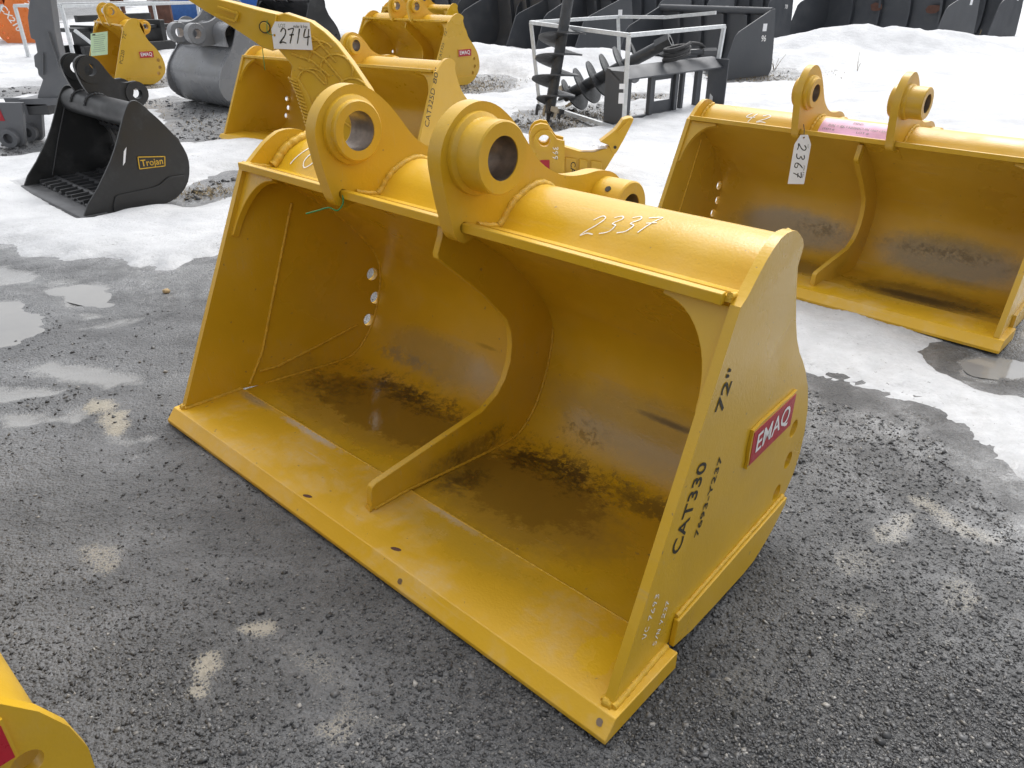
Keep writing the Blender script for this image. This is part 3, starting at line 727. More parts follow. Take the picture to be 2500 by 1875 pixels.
# details of the near bucket
for f_, s_, sz_ in (((.165, .160), 'VC 7693', .020), ((.216, .098), 'S/N Y237', .018)):
    handwriting(s_, lambda u, v: P(f_[0] + .40 * u - .92 * v, f_[1] + .92 * u + .40 * v, .0012), sz_, 'chalk', MAIN, wd=.0022, adv=.8)
handwriting('2337', topf(.425, .148, .30),   .060, 'chalk', MAIN, wd=.0032, adv=.85, sx=.85)
handwriting('10', topf(-.835, .142, .0), .092, 'chalk', MAIN, wd=.0055, adv=.80)
for x_ in (-.327, .173):                                            # runs where the ears meet the tube, both faces
    for dx in (.003, -.048):
        bead([(x_ + dx, a, b + .002) for a, b in TOP[3:15]], .0105, MAIN, rough=.12)
        bead([(x_ + dx, a, b + .002) for a, b in TOP[1:4]], .008, MAIN, rough=.15)
for sg in (-1, 1):                                                  # tube to side plates
    bead([(sg * (hw(a) - .004), a - .006, b + .003) for a, b in TOP[3:11]], .0170, MAIN, rough=.06)
    bead([(sg * (hw(a) - .003), a, b + .001) for a, b in TOP[0:4]], .007, MAIN, rough=.12)
    bead([(sg * (hw(y) + .0), y, .054) for y in (.05, .12, .20, .268)], .0075, MAIN, rough=.13)
    bead([(sg * (hw(y) + .025), y, .054) for y in (.05, .12, .20, .268)], .0085, MAIN, rough=.13)
    bead([(sg * hw(.055), .052, .0555), (sg * (hw(.055) + .023), .052, .0555)], .010, MAIN)
    bead([(sg * (hw(a) + .026), a, b + .003) for a, b in ((.30, .120), (.62, .120), (.90, .118))], .0055, MAIN, rough=.10)
    bead([(sg * (hw(a) - .001), a, b) for a, b in ((.571, .69), (.47, .43), (.369, .168), (.330, .107), (.30, .06))], .0055, MAIN)
    bead([(sg * (hw(a) - .001), a, b) for a, b in ((.345, .098), (.42, .092), (.60, .118), (.79, .150))], .0055, MAIN)
    bead([(sg * (hw(a) - .003), a, b + .002) for a, b in smoothpath(SHELL, 2)[2:]], .0045, MAIN)
bead([(x_, .2715, .0505) for x_ in np.linspace(-.88, .88, 30)], .0035, MAIN)
for dx in (.002, -.024):
    bead([(.0376 + dx, a, b + .003) for a, b in [(.14, .0535), (.26, .0535)] + smoothpath(SHELL, 2)[4:22]], .0045, MAIN)
bead([(.0266, .126, .0545), (.0266, .133, .0545)], .013, MAIN)
for px_, py_ in ((-.158, .047), (.217, .070)):                       # nicks knocked out of the lip paint
    MB().add([(px_ + .016 * math.cos(a), py_ + .007 * math.sin(a) + .3 * .016 * math.cos(a), .0531) for a in np.linspace(0, 5.5, 9)], [tuple(range(9))]).build('paint_chip', 'rust', MAIN, smooth=0)
for px_, py_, r_ in ((.932, .016, .011), (.30, .012, .010)):
    MB().add([(px_ + r_ * random.uniform(.6, 1) * math.cos(a), .004 + (py_ - .004) + r_ * .5 * math.sin(a), .0195 + (py_ - .004 + r_ * .5 * math.sin(a)) * 1.196 + .0012) for a in np.linspace(0, 5.7, 10)], [tuple(range(10))]).build('paint_chip', 'bore', MAIN, smooth=0)
# green cable tie left on the left ear
tie = MB().tube(smoothpath([(-.322, .395, .848), (-.312, .385, .825), (-.325, .372, .806), (-.350, .362, .812), (-.385, .345, .800), (-.43, .335, .785)], 5), .0022, 6)
tie.build('cable_tie', 'tie', MAIN)

# ------------------------------------------------------------------ the other yellow buckets
Q = .9893
YB = 'yellow excavator buckets set out on the lot'
def snow_z(x, y): return float(snow_h(np.array([[x]]), np.array([[y]]))[0, 0])
def gz(x, y): return max(snow_z(x, y), float(ground_h(np.array([[x]]), np.array([[y]]))[0, 0]))
RB, RP, rtop, rhw, RS = bucket('excavator_bucket', 'yellow bucket with 42 chalked on top and a pink label between its ears', (1.396 * Q, 3.5829 * Q), -.7727, .8985 * Q, .80 * Q, .8694 * Q,
    mat='yellow_R', lipmat='yellow_lip', divider=.065, group=YB, badge=True,
    ears=[dict(x=-.235, L=.030, ro=.085, bore=.05, collar=.012, Lr=.03, t=.035, up=.22), dict(x=.225, L=.085, ro=.085, bore=.05, collar=.008, Lr=.05, t=.035, up=.22)])
handwriting('42', rtop(-.62, .118, .02), .055, 'chalk', RB, wd=.006, adv=1.0, sx=1.5)
for sg in (-1, 1):
    bead([(sg * (rhw(a) - .001), a, b) for a, b in (RS((.571, .69)), RS((.47, .43)), RS((.33, .11)))], .005, RB)
    bead([(sg * (rhw(a) - .003), a, b + .002) for a, b in [RS(q) for q in TOP[1:11]]], .008, RB)
for xx in (-.235, .225):
    bead([(xx + .003, a, b + .003) for a, b in [RS(q) for q in TOP[3:15]]], .008, RB)
# pink paper label lying over the tube between the ears
f_ = rtop(-.195, .0); mb = MB(); nx, ny = 10, 12
for j in range(ny + 1):
    for i in range(nx + 1):
        q_ = f_(.36 * i / nx, .020 + .185 * j / ny); mb.v.append((q_[0], q_[1], q_[2] + .001 + .0015 * random.random()))
mb.f = [(j * (nx + 1) + i, j * (nx + 1) + i + 1, (j + 1) * (nx + 1) + i + 1, (j + 1) * (nx + 1) + i) for j in range(ny) for i in range(nx)]
lab = mb.build('paper_label', 'pinkpaper', RB, smooth=60)
for s_, u0, v0, sz_, w_ in (('P/N = 8KT32060CUN', .04, .145, .022, .20), ('ITEM #', .02, .122, .015, .06), ('LOT #', .19, .122, .015, .06), ('PINS', .15, .178, .022, .05), ('UNIT 1 EACH', .25, .145, .014, .09)):
    lettering(s_, lambda u, v: tuple(np.array(f_(u0 + u, v0 + v)) + np.array((0, -.003, .0030))), sz_, 'printing', lab, fit=w_)
bucket('excavator_bucket', 'yellow bucket stencilled CAT325D 80" standing behind the upright ripper tooth', (-1.8929 * Q, 7.1916 * Q), -.61, 1.25 * Q, .97 * Q, .888 * Q, mat='yellow_far', group=YB, divider=.02, t=.026,
    ears=[dict(x=-.22, L=.03, t=.04), dict(x=.27, L=.05, t=.04, collar=.01)], z0=-.005,
    text=[('CAT325D', (.275, .36), (.37, .93), .085, .31, 'ink'), ('80"', (.41, .73), (.37, .93), .075, .12, 'ink')])
bucket('excavator_bucket', 'small distant yellow bucket marked 325 72" with a red badge, behind the CAT325D one', (-1.9762 * Q, 12.5154 * Q), -.7489, 1.0 * Q, 1.13 * Q, 1.05 * Q, mat='yellow_far', group=YB, divider=.02, t=.026,
    ears=[dict(x=-.20, L=.03, t=.04), dict(x=.24, L=.04, t=.04)],
    text=[('CAT325', (.25, .36), (.37, .93), .07, .24, 'ink'), ('72"', (.36, .66), (.37, .93), .065, .10, 'ink')])
PC, PP, ptop, phw, PS = bucket('excavator_bucket', 'yellow bucket stencilled PC220 72" with a pale green sheet inside, at the upper left', (-6.5175 * Q, 12.8065 * Q), -.8964, .8475 * Q, .84 * Q, .976 * Q, mat='yellow_far', group=YB, t=.026,
    ears=[dict(x=-.22, L=.03, t=.04), dict(x=.18, L=.03, t=.04, Lr=.05)],
    text=[('PC220', (.26, .32), (.37, .93), .065, .19, 'ink'), ('72"', (.40, .66), (.37, .93), .065, .10, 'ink')])
# pale green sheet stuck in its mouth, with lines of print
gs = MB().box((0, 0, 0), (.46, .002, .34)).build('paper_sheet', 'greenpaper', PC)
gs.location = (-.30, .215, .52); gs.rotation_euler = (-.32, -.10, .35)
for k in range(9):
    MB().box((random.uniform(-.01, .01), -.0022, .13 - .03 * k), (.36 - .12 * random.random(), .0012, .006)).build('print_line', 'printing', gs)
MB().box((-.14, -.0022, .145), (.08, .0014, .022)).build('print_line', 'ink', gs)
# corner of a bucket at the photographer's feet
cyaw, syaw = math.cos(-.7419), math.sin(-.7419)
fx, fy = G(66, 1866, .344 * .82)
bucket('excavator_bucket', 'yellow bucket of which only a rounded corner shows at the bottom left edge', (fx - .9085 * cyaw + .886 * .82 * syaw, fy - .9085 * syaw - .886 * .82 * cyaw), -.7419, .9174, .82, .82, mat='yellow', group=YB, detail=0, divider=.03, badge_y=.752, ears=[dict(x=-.327), dict(x=.173)])
bucket('excavator_bucket', 'pale yellow bucket farthest back, its top just showing above the 325 72" bucket', (-2.35, 17.6), -.70, 1.0, 1.05, 1.05, mat='yellow_far', group=YB, divider=.02, ears=[dict(x=-.2), dict(x=.25)], badge=False)
# black bucket behind the ripper
bx_, by_ = G(722, 150)
c5, s5 = math.cos(-.75), math.sin(-.75)
bucket('excavator_bucket', 'large black bucket with a thin bright edge, behind the ripper tooth and CAT325D bucket', (bx_ - .95 * c5, by_ - .95 * s5), -.75, .95, 1.15, 1.25, mat='black', badge=False, ears=[dict(x=-.2), dict(x=.25)], cat='bucket')
# grey ditching bucket seen from behind
gyaw = 2.43; cg, sg_ = math.cos(gyaw), math.sin(gyaw)
gpx, gpy = G(462, 246)
bucket('ditching_bucket', 'glossy grey ditching bucket turned away, its curved back and two ears toward us', (gpx - .62 * cg + .80 * sg_, gpy - .62 * sg_ - .80 * cg), gyaw, .66, 1.05, 1.06, mat='grey', badge=False, holes=False,
    ears=[dict(x=.16, L=.02, ro=.11, bore=.06, Lr=.03, rs=1.35), dict(x=-.24, L=.02, ro=.11, bore=.06, Lr=.03, rs=1.35)])
# orange bucket, left side toward us
oyaw = 2.05; co, so = math.cos(oyaw), math.sin(oyaw)
opx, opy = G(40, 116)
OR, OP, otop, ohw, OS = bucket('excavator_bucket', 'orange bucket with CX210 in white letters, cut off by the upper left corner', (opx + .9 * co - (-so) * .75 * 1.2, opy + .9 * so - co * .75 * 1.2), oyaw, .9, 1.2, 1.35, mat='orange', badge=False, ears=[dict(x=-.2), dict(x=.25)])
for s_, y_, z_, dy, dz, sz_, w_ in (('CX210', 1.02, .86, -.40, -.91, .19, .58), ('72"', .50, .95, -.4, -.91, .16, .3)):
    lettering(s_, lambda u, v: (-(ohw(y_ + dy * u + dz * v) + .0245), y_ + dy * u + dz * v, z_ + dz * u - dy * v), sz_, 'white', OR, bold=.015, fit=w_)

# ------------------------------------------------------------------ black skeleton bucket
TP = [(.020, .018), (.156, .193), (.275, .35), (.352, .482), (.419, .614), (.453, .67), (.472, .692), (.492, .706), (.510, .709), (.530, .703), (.558, .68), (.583, .647), (.643, .58), (.711, .489), (.762, .408), (.795, .317), (.795, .229), (.765, .134), (.702, .065), (.622, .022), (.515, .006), (.214, .004)]
TP = [(a * Q, b * Q) for a, b in TP]; TW = .615 * Q
TR = thing('skeleton_bucket', 'black skeleton bucket with a slotted floor and a gold Trojan plate, standing on snow', 'bucket', (-3.297 * Q, 5.388 * Q, .0), -.7662)
for sg in (-1, 1):
    MB().prism(smoothpath(TP, 2, True), lambda y, z: (sg * TW, y, z), lambda y, z: (sg * (TW - .02), y, z)).build('side_plate', 'black', TR, bevel=.003)
    wp = [(.222, .067), (.245, .118), (.27, .128), (.50, .136), (.56, .15), (.62, .186), (.65, .19), (.745, .186), (.725, .12), (.69, .065), (.62, .026), (.515, .010), (.214, .008)]
    MB().prism([(a * Q, b * Q) for a, b in wp], lambda y, z: (sg * (TW + .0005), y, z), lambda y, z: (sg * (TW + .012), y, z)).build('wear_strip', 'black', TR, bevel=.003)
    bead([(sg * (TW - .021), a * Q, b * Q) for a, b in ((.47, .60), (.35, .34), (.24, .08))], .005, TR, mat='greydark')
MB().prism([(0, .004), (.004, .022), (.02, .03), (.17, .03), (.17, .004)], lambda y, z: (-TW - .02, y, z), lambda y, z: (TW + .02, y, z)).build('cutting_edge', 'greydark', TR, bevel=.003)
MB().lathe([(.085, -TW + .02), (.085, TW - .02), (.07, TW - .02), (.07, -TW + .02)], (0, .52 * Q, .60 * Q), (1, 0, 0), 32).build('torsion_tube', 'black', TR)
for i in range(11):                                                  # curved floor bars that make the skeleton
    x = -TW + .07 + (2 * TW - .14) * i / 10
    path = smoothpath([(.13, .03), (.30, .035), (.50, .035), (.62, .05), (.71, .11), (.75, .20), (.755, .30), (.73, .39), (.66, .49), (.58, .58)], 3)
    n = len(path); up = []
    for k in range(n):
        a, b = path[max(k - 1, 0)], path[min(k + 1, n - 1)]; d = (b[0] - a[0], b[1] - a[1]); q_ = math.hypot(*d)
        up.append((path[k][0] - d[1] / q_ * .035, path[k][1] + d[0] / q_ * .035))
    MB().prism([(a * Q, b * Q) for a, b in path + up[::-1]], lambda y, z: (x - .011, y, z), lambda y, z: (x + .011, y, z)).build('floor_bar', 'greydark', TR)
for y_, z_ in ((.26, .05), (.42, .05), (.58, .06), (.73, .22), (.69, .42)):
    MB().lathe([(.0001, -TW + .02), (.022, -TW + .02), (.022, TW - .02), (.0001, TW - .02)], (0, y_ * Q, z_ * Q), (1, 0, 0), 12).build('cross_rod', 'greydark', TR)
MB().prism([(.50, .62), (.60, .59), (.745, .43), (.76, .36), (.775, .36), (.76, .43), (.61, .605), (.52, .64)], lambda y, z: (-TW + .01, y * Q, z * Q), lambda y, z: (TW - .01, y * Q, z * Q)).build('back_sheet', 'black', TR)
for i in range(9):
    x = -.5 + i * .125
    MB().box((x, .155, .036), (.045, .06, .022)).build('lip_stub', 'greydark', TR, bevel=.004)
for xe in (-.098, -.368):
    eo = [(.43, .88), (.45, .76), (.50, .66), (.55, .62), (.62, .56), (.80, .56), (.87, .60), (.895, .66), (.88, .72), (.83, .75), (.76, .745), (.70, .76), (.66, .80), (.63, .85), (.60, .90), (.56, .935), (.51, .945), (.46, .93)]
    e = MB().prism([(a * Q, b * Q) for a, b in smoothpath(eo, 3, True)], lambda y, z: (xe, y, z), lambda y, z: (xe - .035, y, z), [circle(.525 * Q, .848 * Q, .040, 20), circle(.815 * Q, .665 * Q, .036, 20)]).build('hinge_ear', 'black', TR)
    for cy_, cz_, r_, bo_ in ((.525, .848, .088, .040), (.815, .665, .082, .036)):
        MB().lathe([(bo_, -.05), (r_, -.05), (r_, .014), (bo_, .014)], (xe, cy_ * Q, cz_ * Q), (1, 0, 0), 28).build('pin_boss', 'black', e)
    bead([(xe + .004, .52 * Q + .088 * math.cos(a), .60 * Q + .088 * math.sin(a)) for a in np.radians(np.linspace(170, 20, 9))], .012, TR, mat='black')
TPt = lambda y, z, o: (TW + o, y * Q, z * Q)
pl = MB().prism([(.452, .352), (.632, .330), (.620, .268), (.446, .274)], lambda y, z: TPt(y, z, .0005), lambda y, z: TPt(y, z, .006)).build('name_plate', 'black', TR)
for (a, b) in (((.452, .352), (.632, .330)), ((.632, .330), (.620, .268)), ((.620, .268), (.446, .274)), ((.446, .274), (.452, .352))):
    MB().bar(TPt(*a, .0065), TPt(*b, .0065), .004, .006).build('plate_rim', 'gold', pl)
lettering('Trojan', lambda u, v: TPt(.462 + u, .288 - .035 * u + v, .0078), .062, 'gold', pl, bold=.01, fit=.150)
MB().prism([(.372, .40), (.395, .425), (.365, .33), (.345, .31)], lambda y, z: TPt(y, z, .0005), lambda y, z: TPt(y, z, .0015)).build('sticker', 'paper', TR)

# ------------------------------------------------------------------ grey frost ripper standing on its ears
gx_, gy_ = G(84, 350)
GS = thing('frost_ripper', 'tall grey ripper standing upside down on its pin ears behind the black bucket', 'ripper', (gx_, gy_, 0), 0)
D_ = gy_ / .97
def gp(px, py): return (xat(px, py, gy_) - gx_, zat(py, gy_))
sh_ = [gp(a * .3858, b * .3858) for a, b in ((228, -160), (335, -160), (340, 0), (365, 190), (395, 330), (440, 490), (455, 560), (458, 640), (250, 640), (262, 580), (290, 500), (262, 470), (255, 430), (240, 420), (232, 350), (255, 330), (240, 250), (215, 240), (205, 190), (195, 110), (205, 20))]
MB().prism(sh_, lambda a, b: (a, -.055, b), lambda a, b: (a, .055, b)).build('shank', 'shank_grey', GS, bevel=.008)
for a, b in (((300, 330), (300, 470)), ((330, 200), (400, 420))):
    p0, p1 = gp(a[0] * .3858, a[1] * .3858), gp(b[0] * .3858, b[1] * .3858)
    MB().bar((p0[0], -.058, p0[1]), (p1[0], -.058, p1[1]), .05, .008).build('rib', 'shank_grey', GS)
b0, b1 = gp(115 * .3858, 640 * .3858), gp(440 * .3858, 600 * .3858)
MB().prism([gp(a * .3858, b * .3858) for a, b in ((150, 618), (400, 612), (400, 655), (220, 668), (170, 652))], lambda a, b: (a, -.10, b), lambda a, b: (a, .24, b)).build('mounting_plate', 'shank_grey', GS, bevel=.006)
zt = gp(150 * .3858, 640 * .3858)[1]
for yy in (-.16, .16):
    for xx_ in ((-.16,) if yy < 0 else (-.16,)):
        e = MB().prism([(-.26, zt + .01), (.10, zt + .01), (.02, .04), (-.02, .0), (-.14, .0), (-.19, .05)], lambda a, b: (a, yy - .025, b), lambda a, b: (a, yy + .025, b)).build('hinge_ear', 'shank_grey', GS, bevel=.005)
        MB().lathe([(.045, -.05), (.085, -.05), (.085, .05), (.045, .05)], (-.09, yy - .03, .085), (0, 1, 0), 28).build('pin_boss', 'shank_grey', e)
MB().box((.18, .05, zt - .06), (.20, .3, .10)).build('cross_tube', 'greydark', GS, bevel=.005)
MB().prism([(-.22, zt - .03), (-.12, zt - .03), (-.10, zt - .15), (-.20, zt - .15)], lambda a, b: (a, -.1865, b), lambda a, b: (a, -.1895, b)).build('sticker', 'red', GS)

# ------------------------------------------------------------------ yellow ripper with lot tag 2714
RY = 4.4 * Q
RIP = thing('ripper_tooth', 'curved yellow ripper shank with ribbed weld beads, pointing up left and tagged 2714', 'ripper', (-.95 * Q, RY, 0), 0)
rx = lambda p: ((p[0] + .95) * Q, p[1] * Q)
shk = [rx(p) for p in ((-1.235, 1.10), (-1.178, 1.031), (-1.165, 1.009), (-1.181, .95), (-1.151, .875), (-1.131, .775), (-1.113, .657), (-1.12, .45), (-1.16, .25), (-1.2, .10), (-1.05, .02), (-.70, .02), (-.55, .12), (-.60, .45), (-.68, .72), (-.763, .89), (-.847, 1.023), (-.916, 1.117), (-.975, 1.175), (-1.04, 1.222), (-1.104, 1.242), (-1.169, 1.262), (-1.215, 1.25))]
MB().prism(shk, lambda a, b: (a, -.05, b), lambda a, b: (a, .05, b)).build('shank', 'yellow', RIP, bevel=.006)
wl = [rx(p) for p in ((-1.178, .95), (-1.150, .875), (-1.130, .775), (-1.112, .657), (-1.118, .45), (-1.04, .45), (-1.045, .66), (-1.062, .775), (-1.085, .86), (-1.13, .955))]
MB().prism(wl, lambda a, b: (a - .006, -.058, b), lambda a, b: (a - .006, -.012, b)).build('wear_shroud', 'yellow', RIP, bevel=.004)
for k in range(26):                                                  # serrated edge of the shroud
    a = surface_path([rx(p) for p in ((-1.178, .95), (-1.150, .875), (-1.130, .775), (-1.112, .657), (-1.118, .45))], k * .019)[0]
    MB().tube([(a[0] - .010, -.056, a[1] + .004), (a[0] - .004, -.066, a[1]), (a[0] + .03, -.064, a[1] - .016)], .005, 6).build('weld_bead', 'yellow_weld', RIP)
th_ = [rx(p) for p in ((-1.80, 1.400), (-1.76, 1.392), (-1.60, 1.345), (-1.45, 1.315), (-1.416, 1.307), (-1.30, 1.278), (-1.205, 1.258), (-1.225, 1.16), (-1.245, 1.083), (-1.30, 1.10), (-1.36, 1.140), (-1.484, 1.218), (-1.576, 1.268), (-1.70, 1.345), (-1.80, 1.39))]
tt = MB().prism(th_, lambda a, b: (a, -.075 + .06 * max(0, min(1, (-.33 - a) / .5)), b), lambda a, b: (a, .075 - .06 * max(0, min(1, (-.33 - a) / .5)), b)).build('tooth', 'yellow', RIP, bevel=.005)
for q0, q1 in (((-1.50, 1.29), (-1.40, 1.26)), ((-1.40, 1.26), (-1.42, 1.225)), ((-1.42, 1.225), (-1.52, 1.255))):
    a, b = rx(q0), rx(q1); MB().bar((a[0], -.072, a[1]), (b[0], -.074, b[1]), .012, .01).build('rib', 'yellow', tt)
bc = rx((-1.272, 1.197))
MB().lathe([(.0001, -.006), (.020, -.006), (.024, -.002), (.024, .01), (.0001, .01)], (bc[0], -.077, bc[1]), (0, 1, 0), 20).build('retaining_pin', 'yellow', tt)
MB().lathe([(.024, -.002), (.029, -.002), (.029, .006), (.024, .006)], (bc[0], -.077, bc[1]), (0, 1, 0), 20).build('pin_groove', 'ink', tt)
def arc_bead(cx, cz, r, a0, a1, sq=1.0):
    bead([(*(lambda p: (p[0], -.054, p[1]))(rx((cx + r * math.cos(a), cz + sq * r * math.sin(a)))),) for a in np.radians(np.linspace(a0, a1, 12))], .006, RIP)
for ar in ((-1.065, .93, .075, 200, -10, .9), (-.93, .99, .085, 190, -20, .9), (-.855, .86, .09, 170, -25, 1), (-.985, .80, .085, 185, -5, 1), (-.80, .70, .085, 170, -20, 1), (-.95, .64, .09, 180, 0, 1), (-1.06, .74, .05, 170, 20, 1), (-1.03, 1.08, .09, 150, 20, .6), (-.94, 1.02, .13, 175, 110, .8)):
    arc_bead(*ar)
for q0, q1 in (((-1.12, 1.20), (-.93, 1.03)), ((-1.10, 1.12), (-.90, .93)), ((-1.16, 1.07), (-.97, .96)), ((-1.13, 1.0), (-1.0, .92))):
    a, b = rx(q0), rx(q1); bead([(a[0], -.053, a[1]), ((a[0] + b[0]) / 2 + .01, -.054, (a[1] + b[1]) / 2 + .02), (b[0], -.053, b[1])], .007, RIP)
for yy in (-.13, .13):
    MB().prism([rx(p) for p in ((-1.15, .02), (-.5, .02), (-.45, .15), (-.55, .30), (-.68, .36), (-1.02, .32), (-1.15, .2))], lambda a, b: (a, yy - .02, b), lambda a, b: (a, yy + .02, b), [circle(*rx((-.58, .16)), .05, 18)]).build('hinge_ear', 'yellow', RIP, bevel=.004)
def lot_tag(name_label, num, f, w, h, wave=.0):
    """card tag with a clipped end and a hole; f(u,v,o) -> point"""
    ol = [(0, 0), (w, 0), (w, h), (.12 * w, h), (0, h * .72), (0, h * .28)] if w > h else [(0, 0), (w, 0), (w, h * .82), (w * .72, h), (w * .28, h), (0, h * .82)]
    hole = circle(.06 * w, h / 2, .05 * min(w, h), 10) if w > h else circle(w / 2, h * .94, .06 * w, 10)
    o = MB().prism(ol, lambda u, v: f(u, v, 0), lambda u, v: f(u, v, .0008), [hole]).build('lot_tag', 'paper', None, smooth=0)
    tag(o, name_label, 'tag', 'white auction lot tags')
    return o
tx0, tz0 = xat(669, 119, RY - .09), zat(119, RY - .09); tw, thh = xat(763, 119, RY - .09) - tx0, zat(52, RY - .09) - tz0
ft = lambda u, v, o: (tx0 + u, RY - .092 + o + 0 * u, tz0 + v - .03 * u)
tg = lot_tag('white lot tag reading 2714 hung on the upright ripper', '2714', ft, tw, thh)
handwriting('2714', lambda u, v: ft(.035 + u, .028 + v, -.0014), .070, 'ink', tg, wd=.006, adv=.78, sx=.72)
lettering('LOT', lambda u, v: ft(.040 + u, thh - .026 + v, -.0014), .024, 'printing', tg, fit=.034)
lettering('yoder & frey', lambda u, v: ft(tw - .085 + u, thh - .026 + v, -.0014), .022, 'ink', tg, fit=.072)
MB().tube(smoothpath([(tx0 + .004, RY - .093, tz0 + thh * .5), (tx0 - .02, RY - .10, tz0 + thh * .62), (tx0 - .015, RY - .09, tz0 + thh * 1.05)], 5), .0018, 5).build('cable_tie', 'tie', tg)
MB().tube([(tx0 - .055, RY - .105, tz0 + .005), (tx0 - .057, RY - .108, tz0 - .10)], .0018, 5).build('cable_tie', 'tie', tg)
# tag hung on the right-hand bucket
RBm = Matrix.Translation((1.396 * Q, 3.5829 * Q, 0)) @ Matrix.Rotation(-.7727, 4, 'Z')
t0 = RBm @ Vector((-.262, .335 * .80, .645)); t0.y -= .05; t0.x += .045; t0.z += .085
tw2, th2 = .078, .235
fr_ = lambda u, v, o: (t0.x - tw2 / 2 + u * .94 + .0, t0.y - .012 + u * -.30 - o, t0.z - th2 - .005 + v + .006 * math.sin(u * 30))
tg2 = lot_tag('white lot tag reading 2367 hanging from an ear of the right-hand bucket', '2367', fr_, tw2, th2)
handwriting('2367', lambda u, v: fr_(.018 + v, .195 - u, .0014), .040, 'ink', tg2, wd=.005, adv=.95, sx=1.15)
lettering('LOT', lambda u, v: fr_(.062 + v, .19 - u, .0014), .010, 'printing', tg2, fit=.018)
lettering('yoder & frey', lambda u, v: fr_(.062 + v, .09 - u, .0014), .011, 'ink', tg2, fit=.06)
MB().tube([fr_(tw2 / 2, th2 * .94, .001), (t0.x, t0.y - .005, t0.z + .02), (t0.x + .005, t0.y + .03, t0.z + .04)], .002, 5).build('cable_tie', 'rubber', tg2)

# ------------------------------------------------------------------ small yellow ripper lying behind the big bucket
SY = 6.2 * Q
SR = thing('ripper_tooth', 'small yellow ripper lettered CAT with upturned tooth, lying on snow behind the foreground bucket', 'ripper', (.45 * Q, SY, 0), 0)
sxx = lambda p: ((p[0] - .45) * Q, p[1] * Q)
pk = lambda a, b: (xat(1000 + .3165 * a, .3165 * b, SY) - .45 * Q, zat(.3165 * b, SY))
body = [pk(*p) for p in ((1180, 1120), (1330, 1165), (1420, 1165), (1500, 1140), (1530, 1120), (1580, 1180), (1500, 1310), (1440, 1400), (1180, 1420))]
MB().prism(body, lambda a, b: (a, -.045, b), lambda a, b: (a, .045, b)).build('shank', 'yellow_far', SR, bevel=.005)
ear_ = [pk(*p) for p in ((920, 1040), (935, 985), (965, 950), (1010, 935), (1060, 945), (1090, 1000), (1130, 1055), (1190, 1070), (1190, 1420), (935, 1420), (925, 1200))]
hc = pk(1035, 1065)
for yy in (-.085, .085):
    e = MB().prism(ear_, lambda a, b: (a, yy - .02, b), lambda a, b: (a, yy + .02, b), [circle(*hc, .045, 20)]).build('hinge_ear', 'yellow_far', SR, bevel=0)
    MB().lathe([(.045, -.018), (.082, -.018), (.082, .02), (.045, .02)], (hc[0], yy - (.02 if yy < 0 else -.02), hc[1]), (0, 1, 0), 28).build('pin_boss', 'yellow_far', e)
for a0, a1 in ((1195, 1285), (1305, 1370), (1395, 1480)):
    q = [pk(a0, 1200 + (a0 - 1195) * .12), pk(a1, 1205 + (a1 - 1195) * .12), pk(a1 - 10, 1420), pk(a0 - 8, 1420)]
    MB().prism(q, lambda a, b: (a, -.0455, b), lambda a, b: (a, -.062, b)).build('rib', 'yellow_far', SR, bevel=.006)
tth = [pk(*p) for p in ((1465, 1085), (1560, 1012), (1590, 985), (1640, 915), (1690, 898), (1722, 905), (1715, 930), (1650, 1060), (1600, 1150), (1580, 1180), (1555, 1165), (1530, 1110))]
tt = MB().prism(tth, lambda a, b: (a, -.055, b), lambda a, b: (a, .055, b)).build('tooth', 'yellow_far', SR, bevel=.005)
bc = pk(1578, 1125); MB().lathe([(.0001, -.004), (.012, -.004), (.012, .004), (.0001, .004)], (bc[0], -.057, bc[1]), (0, 1, 0), 14).build('pin_hole', 'ink', tt)
rib0 = pk(1600, 1010); rib1 = pk(1690, 920); MB().bar((rib0[0], -.055, rib0[1]), (rib1[0], -.056, rib1[1]), .03, .014).build('rib', 'yellow_far', tt)
bq = [pk(*p) for p in ((992, 1225), (1010, 1212), (1075, 1212), (1075, 1300), (1010, 1300), (990, 1250))]
bd = MB().prism(bq, lambda a, b: (a, -.1055, b), lambda a, b: (a, -.110, b)).build('badge', 'red', SR)
h0 = pk(1120, 1090); handwriting('399', lambda u, v: (h0[0] - .02 + v * .9, -.1065, h0[1] - .01 - u), .045, 'chalk', SR, wd=.006, adv=.8)
c0 = pk(1240, 1235); lettering('CAT', lambda u, v: (c0[0] + v * 1.0, -.0630, c0[1] - u), .055, 'ink', SR, bold=.012, fit=.13)
ft3 = lambda u, v, o: ((lambda a: (a[0] + u, -.0 + SY - .06 + v * .9, a[1] + .014 + .020 * math.sin(u * 12) + o))((pk(1320, 1160)[0] + .45 * Q, pk(1320, 1160)[1])))
tg3 = lot_tag('white lot tag lying on the shank of the small ripper', '2732', ft3, .20, .11)
handwriting('2732', lambda u, v: ft3(.035 + u, .02 + v, .0022), .06, 'ink', tg3, wd=.005, adv=.75, sx=.8)

